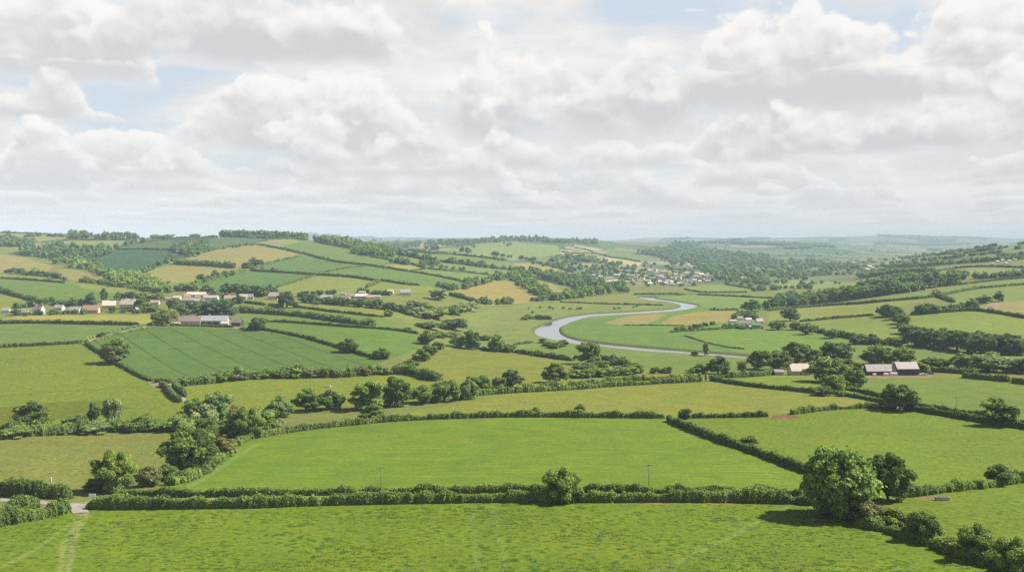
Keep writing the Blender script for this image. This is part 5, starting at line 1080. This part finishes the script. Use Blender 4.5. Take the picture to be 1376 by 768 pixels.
for x, y in [(850,372),(854,374.5),(859,372.5),(863,376),(867,373.5),(858,378),(874,366),(879,364.5),(883,372.5),(888,374),(893,376.5),(897,379.5),(902,381),(907,380),(900,376),(912,374.5),(917,373.5),(921,379),(927,380.5),(933,378.5),(940,380),(948,373),(952,376.5),(956,374.5),(944,378),(843,371),(836,370.5),(890,367),(871,380),(912,383),(903,384),(886,381),(798,372),(812,369),(829,371.5),(846,366),(862,368.5),(868,378.5),(877,375.5),(893,371),(908,371),(924,373),(936,373.5),(942,371),(905,375.5),(873,383),(895,383),(918,382.5),(951,380),(835,381),(848,377),(815,381)]:
    tiny(x, y, random.uniform(4.5,8), random.uniform(3.6,5), random.choice([CREAM, WHITE, WHITE, BRICKP]), random.choice([STRAWR, SLATE, PALE, BROWN]), 'small pale house in the middle of the riverside village', random.uniform(-35,35), 'houses in the riverside village')
for x, y in [(901,348),(906,349.5),(911,349),(909,352.5),(916,353),(921,355),(925,357.5),(914,356.5),(929,359.5)]:
    tiny(x, y, random.uniform(4,6), random.uniform(2.6,3.6), random.choice([CREAM, WHITE, BRICKP]), random.choice([STRAWR, PALE]), 'far house on the wooded slope above the riverside village', random.uniform(-30,30), 'houses on the slope above the riverside village')
for x, y, w in [(1168,358,6),(1173,360,5),(1165,362,5),(1180,366,5),(1070,371,6),(1076,369.5,5)]:
    tiny(x, y+1, w, 2.8, CREAM, STRAWR, 'hazy far house in the wooded valley bottom', random.uniform(-20,20), 'hazy houses in the valley bottom')

# ------------------------------------------------------------------ poles, trough, sign, cars
WOODP = plain('creosoted_pole', (.16,.125,.095), 3, .3)
def pole(px, py, hpx, label, arm=True, box=False, rad=.11):
    p = at(px, py); h = hpx*p[1]/FOC; root = bpy.data.objects.new('power_pole', None); COL.objects.link(root); root.location = p; root.rotation_euler = (0,0,R(12)); tag(root, label, 'pole')
    b = B(); b.tube([(0,0,-1),(0,0,h*.5),(0,0,h)], [rad,rad*.9,rad*.75], 10); b.obj('pole_shaft', WOODP, root, True)
    if arm:
        b = B(); b.box(-.75,.75,-.2,-.09,h-.55,h-.40)
        ar = b.obj('crossarm', WOODP, root)
        for x in (-.65,0,.65):
            b = B(); b.tube([(x,-.145,h-.40),(x,-.145,h-.30),(x,-.145,h-.22)],[.03,.06,.045],8); b.obj('insulator', FRAME, ar, True)
    if box:
        b = B(); b.tube([(0,-.38,h*.56),(0,-.38,h*.74)],[.24,.24],12); b.tube([(0,-.38,h*.74),(0,-.38,h*.77)],[.24,.1],12); b.box(-.06,.06,-.2,0,h*.6,h*.65); b.obj('transformer', METAL, root)
pole(512,662,37,'thin pole standing behind the foreground hedge left of the centre')
pole(872,661,39,'thin pole standing behind the foreground hedge right of the round bush')
pole(1285,553,20,'thin pole in the barn field beside the right lane')
pole(69,668,36,'pole with a pale transformer behind the hedge at lower left', box=True)
pole(202.5,512,20,'pale thick pole at the bottom corner of the crop field', rad=.22)
def ivypole(px, py, hpx, label):
    p = at(px, py); h = hpx*p[1]/FOC; root = bpy.data.objects.new('ivy_pole', None); COL.objects.link(root); root.location = p; tag(root, label, 'pole')
    b = B(); b.tube([(0,0,-.5),(0,0,h)], [.2,.16], 8); b.obj('pole_shaft', WOODP, root, True)
    r = np.random.default_rng(4); n = 420; a = r.random(n)*6.28; z = r.random(n)*h*.96; q = (.35+.45*np.sin(z/h*3.1))*(.5+.6*r.random(n))
    P = np.c_[np.cos(a)*q, np.sin(a)*q, z]; N = np.c_[np.cos(a), np.sin(a), .4*np.ones(n)]+unit(n, r)*.5; N /= np.linalg.norm(N,axis=1,keepdims=True)
    V, F = quads(P, N, np.full(n,.45), r); o = link('ivy', new_mesh('ivy', V, F, [FM], attrs={'tint':('FLOAT', np.repeat(r.random(n),4))}), root); o.color = spc('p')
ivypole(948.5,512,14,'ivy-clad pole where the parallel hedges meet')
# water trough
p = at(1266,671.5); k = p[1]/FOC; tr = bpy.data.objects.new('water_trough', None); COL.objects.link(tr); tr.location = p; tr.rotation_euler = (0,0,R(-4)); tag(tr, 'pale stone water trough in the grass at lower right', 'trough')
w, d, h = 18*k/2, .55, .95; b = B()
b.box(-w,w,-d,-d+.12,0.12,h); b.box(-w,w,d-.12,d,0.12,h); b.box(-w,-w+.12,-d+.12,d-.12,0.12,h); b.box(w-.12,w,-d+.12,d-.12,0.12,h); b.box(-w+.12,w-.12,-d+.12,d-.12,.12,.3)
b.obj('basin', CREAM, tr)
b = B(); b.box(-w+.12,w-.12,-d+.12,d-.12,.74,.80); b.obj('water', GLASS, tr)
for x in (-w*.75, w*.75): b = B(); b.box(x-.2,x+.2,-d*.9,d*.9,-.2,.118); b.obj('foot', STONE, tr)
p = at(440,519.5); k = p[1]/FOC; b = B(); w = 4.6*k; b.prism([(-.5,-.2),(.5,-.2),(.6,.7),(.45,.7),(.38,.2),(-.38,.2),(-.45,.7),(-.6,.7)], -w, w); b.box(-w-.1,-w,-.6,.6,-.2,.72); b.box(w,w+.1,-.6,.6,-.2,.72)
o = b.obj('feed_trough', WHITE); o.location = p; o.rotation_euler = (0,0,R(-12)); tag(o, 'small white feed trough in the field above the valley trees', 'trough')
# field sign at the junction
p = at(124,676); sg = bpy.data.objects.new('road_sign', None); COL.objects.link(sg); sg.location = p; tag(sg, 'small blank white sign above the lane junction hedge', 'sign')
h = 13*p[1]/FOC; b = B(); b.box(-.85,.85,-.05,.0,h-.75,h); b.box(-.89,.89,-.03,.02,h-.79,h+.04); b.obj('panel', FRAME, sg)
for x in (-.55,.55): b = B(); b.tube([(x,.06,-.4),(x,.06,h-.1)],[.04,.04],8); b.obj('post', METAL, sg)
# cars by the barns
def paintm(n, c): return plain(n, c, .2, .03, .35, .5)
TYRE = plain('tyre_rubber', (.02,.02,.02), 2, .1)
def car(px, py, col, rot, label):
    p = at(px, py); root = bpy.data.objects.new('parked_car', None); COL.objects.link(root); root.location = p; root.rotation_euler = (0,0,R(rot)); tag(root, label, 'car')
    L, W = 2.15, .86; b = B()
    pr = [(-L,.35),(-L+.05,.78),(-1.35,.88),(-.95,1.42),(.55,1.46),(1.15,.95),(L-.12,.82),(L,.40)]
    n = len(pr); V = [(x,-W*(.82 if z > 1 else 1),z) for x,z in pr]+[(x,W*(.82 if z > 1 else 1),z) for x,z in pr]
    b.add(V, [tuple(range(n))[::-1] if 0 else tuple(range(n)), tuple(range(n,2*n))[::-1]]+[(i,i+n,(i+1)%n+n,(i+1)%n) for i in range(n)]); body = b.obj('body', col, root)
    for s in (-1,1):
        b = B(); y = s*(W*.91+.02); V = [(-1.15,s*(W+.012),.93),(.98,s*(W+.012),.95),(.5,s*(W*.82+.02),1.38),(-.88,s*(W*.82+.02),1.36)]; b.add(V, [(0,1,2,3)] if s < 0 else [(3,2,1,0)]); b.obj('side_window', GLASS, root)
    b = B(); b.add([(1.12,-W*.9,1.0),(1.12,W*.9,1.0),(.60,W*.75,1.46),(.60,-W*.75,1.46)], [(0,1,2,3)]); b.obj('windscreen', GLASS, root)
    for x in (-1.35,1.3):
        for s in (-1,1):
            b = B(); b.tube([(x,s*(W-.16),.33),(x,s*(W+.03),.33)],[.33,.33],14); wh = b.obj('wheel', TYRE, root); b = B(); b.tube([(x,s*(W+.02),.33),(x,s*(W+.045),.33)],[.19,.18],10); b.obj('rim', METAL, wh)
car(1230,503,paintm('dark_car_paint',(.05,.055,.06)),20,'dark parked car nearest the tall barn'); car(1240.5,504,paintm('beige_car_paint',(.62,.58,.52)),8,'pale beige parked car in front of the dark cars'); car(1251,502.5,paintm('dark_blue_car_paint',(.05,.06,.09)),-10,'dark parked car farthest right of the barns'); car(1242,500,paintm('white_car_paint',(.72,.72,.72)),12,'white parked car behind the beige one')
def bale(px, py, wpx, hpx, label):
    p = at(px, py); k = p[1]/FOC; w, h = wpx*k/2, hpx*k; b = B(); q = .18
    b.prism([(-h*.5,0),(-h*.5,h*.8),(-h*.5+q,h*.97),(-h*.1,h),(h*.4,h*.96),(h*.5,h*.75),(h*.5,0)], -w, w); b.prism([(-h*.46,.05),(h*.46,.05),(h*.4,h*.85),(-h*.4,h*.85)], -w-.12, w+.12)
    o = b.obj('stack_block', plain('pale_wrap',(.6,.52,.47),1.5,.2)); o.location = p; o.rotation_euler = (0,0,R(4)); tag(o, label, 'block')
bale(1175,504.5,4,3,'smallest pale block in front of the long barn'); bale(1190.5,504.5,6,3.6,'middle pale block in front of the long barn'); bale(1200.5,504.5,9.5,4.4,'largest pale block in front of the long barn')

# ------------------------------------------------------------------ haze, sky, sun, camera
b = B(); zlo = float(Z.min())+CAMZ-1.5; b.box(-15000, 15000, -400, 17200, zlo, CAMZ+215)
hm = bpy.data.materials.new('haze'); hm.use_nodes = True; nt = NT(hm.node_tree)
pv = nt.n('ShaderNodeVolumePrincipled'); pv.inputs['Color'].default_value = (.56,.69,.84,1); pv.inputs['Density'].default_value = HAZE_D; pv.inputs['Anisotropy'].default_value = -.3; pv.inputs['Density Attribute'].default_value = ''
o = nt.n('ShaderNodeOutputMaterial'); nt.L(pv.outputs[0], o.inputs['Volume'])
try: hm.cycles.homogeneous_volume = True
except Exception: pass
tag(b.obj('haze', hm), 'thin summer haze over the valley', kind='stuff')

W = bpy.data.worlds.new('World'); scene.world = W; W.use_nodes = True; nt = NT(W.node_tree)
d = nt.n('ShaderNodeTexCoord').outputs['Generated']; s3 = nt.n('ShaderNodeSeparateXYZ'); nt.L(d, s3.inputs[0]); dx, dy, dz = s3.outputs
el = nt.m('MAXIMUM', dz, 0.0)
az = nt.m('ARCTAN2', dx, dy)
cs = 1.0/(2**EXPOSURE)/.06
def cc(r, g, b): return tuple(lin((r,g,b))*cs)
def noise2(vec, scale, detail, rough, out=0):
    nd = nt.n('ShaderNodeTexNoise', noise_dimensions='2D'); nd.inputs['Scale'].default_value = scale; nd.inputs['Detail'].default_value = detail
    nd.inputs['Roughness'].default_value = rough; nt.L(vec, nd.inputs['Vector']); return nd.outputs[out]
r_ = nt.m('DIVIDE', 1.0, nt.m('ADD', el, .10))
PP = nt.comb(nt.m('MULTIPLY', dx, r_), nt.m('MULTIPLY', dy, r_), 0.0)       # thin high layer, seen in perspective
AE = nt.comb(az, nt.m('MULTIPLY', el, 1.25), 0.0)                            # heaped clouds, by direction
warp = nt.v('SCALE', nt.v('SUBTRACT', noise2(AE, 16, 4, .55, 1), (.5,.5,.5)), scale=.020)
AW = nt.v('ADD', AE, warp)
def voro_t(vec, scale, detail):
    nd = nt.n('ShaderNodeTexVoronoi', feature='SMOOTH_F1', normalize=True, voronoi_dimensions='2D'); nd.inputs['Scale'].default_value = scale; nd.inputs['Detail'].default_value = detail
    nd.inputs['Roughness'].default_value = .55; nd.inputs['Smoothness'].default_value = .35
    nt.L(vec, nd.inputs['Vector']); return nd.outputs['Distance']
def puffs(vec): return nt.m('SUBTRACT', nt.m('MULTIPLY', noise2(vec, 8.0, 7, .50), 1.1), nt.m('MULTIPLY', voro_t(vec, 17, 2.5), .62))
pf = puffs(AW); pfu = puffs(nt.v('ADD', AW, (.004, .011, 0)))
relief = nt.m('SUBTRACT', pf, pfu)
pf = nt.m('SUBTRACT', pf, .30)
lowf = nt.m('SUBTRACT', noise2(AE, 5.5, 4, .5), .5)
# thin layer: broken white and grey veil with blue gaps
veil = noise2(PP, .85, 8, .56)
gap = None
for px, py, wx, wy, amp in [(165,135,90,48,.27),(285,165,60,20,.12),(605,36,80,40,.32),(868,4,60,18,.28),(1228,34,36,40,.20),(690,30,40,40,.10),(250,95,80,16,.16),(545,80,30,16,.10),(210,60,50,40,.14)]:
    a0 = math.atan((px-CX)/FOC); e0 = math.sin(math.atan((HZ-py)/FOC*math.cos(a0)))
    u = nt.m('DIVIDE', nt.m('SUBTRACT', az, a0), wx/FOC); v = nt.m('DIVIDE', nt.m('SUBTRACT', el, e0), wy/FOC)
    q = nt.m('MULTIPLY', nt.m('EXPONENT', nt.m('MULTIPLY', nt.m('ADD', nt.m('MULTIPLY', u, u), nt.m('MULTIPLY', v, v)), -1.0)), amp)
    gap = q if gap is None else nt.m('ADD', gap, q)
cov = nt.smooth(nt.m('SUBTRACT', nt.m('ADD', veil, nt.smooth(el, .22, .5, 0.0, -.14)), nt.m('SUBTRACT', gap, .02)), .28, .50)
fade = nt.m('EXPONENT', nt.m('MULTIPLY', el, -17.0))
strat = noise2(nt.comb(nt.m('MULTIPLY', az, 7.0), nt.m('MULTIPLY', el, 30.0), 0.0), 1.0, 6, .58)
vb = nt.smooth(nt.m('ADD', nt.m('MULTIPLY', strat, .75), nt.m('MULTIPLY', pf, .5)), .10, .62, .30, .85)
sky = nt.n('ShaderNodeTexSky', sky_type='NISHITA'); sky.sun_disc = False; sky.sun_elevation = R(SUN_EL); sky.sun_rotation = R(SUN_AZ); sky.altitude = 100; sky.air_density = 1.0; sky.dust_density = 1.0
low = nt.smooth(el, .30, .55, .85, .0)
blue = nt.mix(low, sky.outputs[0], cc(211,221,230))
def body(u, v, h, amp, op):                 # a heap with a level base: its cover and how sunlit it is
    v = nt.m('MULTIPLY_ADD', lowf, .25, v)
    dome = nt.m('POWER', nt.m('MAXIMUM', nt.m('SUBTRACT', 1.0, nt.m('MULTIPLY', u, u)), 0.0), .6)
    ed = nt.m('MULTIPLY', pf, amp*min(2.2, 75.0/h+.9))
    d = nt.m('SUBTRACT', nt.m('ADD', nt.m('MULTIPLY_ADD', lowf, .6, dome), ed), nt.m('ADD', v, .12))
    al = nt.m('MULTIPLY', nt.m('MULTIPLY', nt.smooth(d, -.02, .17), nt.smooth(nt.m('MULTIPLY_ADD', ed, .22, v), -.14, .12)), op)
    k = nt.m('ADD', nt.m('MULTIPLY', d, -1.0), nt.m('MULTIPLY_ADD', v, .55, nt.m('MULTIPLY', relief, 2.7)))
    return al, nt.smooth(k, -.72, .42)
def over_(Bv, cv, al, k): return nt.m('MULTIPLY_ADD', al, nt.m('SUBTRACT', k, Bv), Bv), nt.m('MAXIMUM', cv, al)
def cloud(Bv, cv, px, base, hw, h, grey=0.0, op=1.0, amp=1.0):
    a0 = math.atan((px-CX)/FOC); e0 = (HZ-base)/FOC*math.cos(a0)
    u = nt.m('MULTIPLY_ADD', az, FOC/hw, -a0*FOC/hw); v = nt.m('MULTIPLY_ADD', el, FOC/h, -e0*FOC/h)
    al, k = body(u, v, h, amp, op)
    if grey: k = nt.m('MULTIPLY_ADD', k, 1-grey, grey)
    return over_(Bv, cv, al, k)
def row(Bv, cv, base, hw, h, step, seed, op):   # a receding rank of small heaps
    t = nt.m('MULTIPLY_ADD', az, FOC/step, seed*7.31); cell = nt.m('FLOOR', t)
    wn = nt.n('ShaderNodeTexWhiteNoise', noise_dimensions='1D'); nt.L(nt.m('ADD', cell, seed*3.7), wn.inputs['W']); rnd = wn.outputs['Value']
    u = nt.m('MULTIPLY', nt.m('ADD', nt.m('SUBTRACT', nt.m('SUBTRACT', t, cell), .5), nt.m('MULTIPLY_ADD', rnd, .3, -.15)), step/hw)
    v = nt.m('ADD', nt.m('MULTIPLY_ADD', el, FOC/h, -(HZ-base)/h), nt.m('MULTIPLY_ADD', rnd, -.8, .5))
    al, k = body(u, v, h, 1.0, op)
    return over_(Bv, cv, al, k)
Bv = vb; cv = cov
for q, (base, h, hw, step, op) in enumerate(((303,8,40,136,.55),(299,9,46,150,.55),(292,12,50,165,.6),(288,13,54,178,.6),(280,17,60,196,.65),(274,18,62,210,.65),(264,25,74,250,.7),(256,28,76,262,.7),(244,34,88,300,.75))): Bv, cv = row(Bv, cv, base, hw, h, step, q+1.37, op)
for c in [(30,248,75,52),(190,238,140,72,.1,.95),(700,228,75,48,.1,.95),(985,216,65,62,.05,.95),(560,235,120,50,.15,.9),(860,224,90,40,.15,.9),
       (1195,203,190,66,0,.98),(430,206,195,112),(45,160,110,50,.05),(750,180,205,128),(60,108,140,118,.08),(1335,112,120,125),(1070,142,150,150,.05),
       (285,97,80,26,.5,.7),(620,28,30,20,.6,.5),(375,84,225,115),(-380,150,260,140),(1730,170,280,140)]: Bv, cv = cloud(Bv, cv, *c)
cvol = nt.mix(Bv, cc(212,211,212), cc(254,251,247))
cvol = nt.v('SCALE', cvol, scale=nt.smooth(el, .27, .6, 1.0, .30))
col = nt.mix(cv, blue, cvol)
hz = nt.m('EXPONENT', nt.m('MULTIPLY', el, -30.0))
col = nt.mix(nt.m('MULTIPLY', hz, .92), col, cc(238,229,227))
col = nt.mix(nt.smooth(dz, -.12, -.01, 1.0, 0.0), col, cc(120,135,110))
bg = nt.n('ShaderNodeBackground'); bg.inputs['Strength'].default_value = .06; nt.L(col, bg.inputs[0])
o = nt.n('ShaderNodeOutputWorld'); nt.L(bg.outputs[0], o.inputs['Surface'])
W.cycles.sampling_method = 'MANUAL'; W.cycles.sample_map_resolution = 512

sl = bpy.data.lights.new('sun', 'SUN'); sl.energy = SUN_E; sl.angle = R(.53); sl.color = (1.0,.955,.88)
so = bpy.data.objects.new('sun', sl); COL.objects.link(so)
from mathutils import Vector
sd = Vector((math.sin(R(SUN_AZ))*math.cos(R(SUN_EL)), math.cos(R(SUN_AZ))*math.cos(R(SUN_EL)), math.sin(R(SUN_EL))))
so.rotation_euler = (-sd).to_track_quat('-Z', 'Y').to_euler(); so.location = (200, 100, 400)
cam = bpy.data.cameras.new('camera'); co = bpy.data.objects.new('camera', cam); COL.objects.link(co)
co.location = (0,0,CAMZ); co.rotation_euler = (R(90),0,0); cam.sensor_width = 36; cam.lens = 36*FOC/1376; cam.shift_y = -(384-HZ)/1376
cam.clip_start = 1; cam.clip_end = 60000; scene.camera = co
vs = scene.view_settings; vs.view_transform = 'Standard'; vs.look = 'None'; vs.exposure = EXPOSURE; vs.gamma = 1; vs.use_curve_mapping = False
cy = scene.cycles; cy.use_denoising = False; cy.max_bounces = 5; cy.diffuse_bounces = 2; cy.glossy_bounces = 2; cy.transmission_bounces = 3; cy.volume_bounces = 1; cy.transparent_max_bounces = 4
cy.use_adaptive_sampling = False; cy.caustics_reflective = False; cy.caustics_refractive = False; cy.sample_clamp_indirect = 4
scene.render.use_persistent_data = False
print('objects', len(bpy.data.objects), 'trees', NTREE)
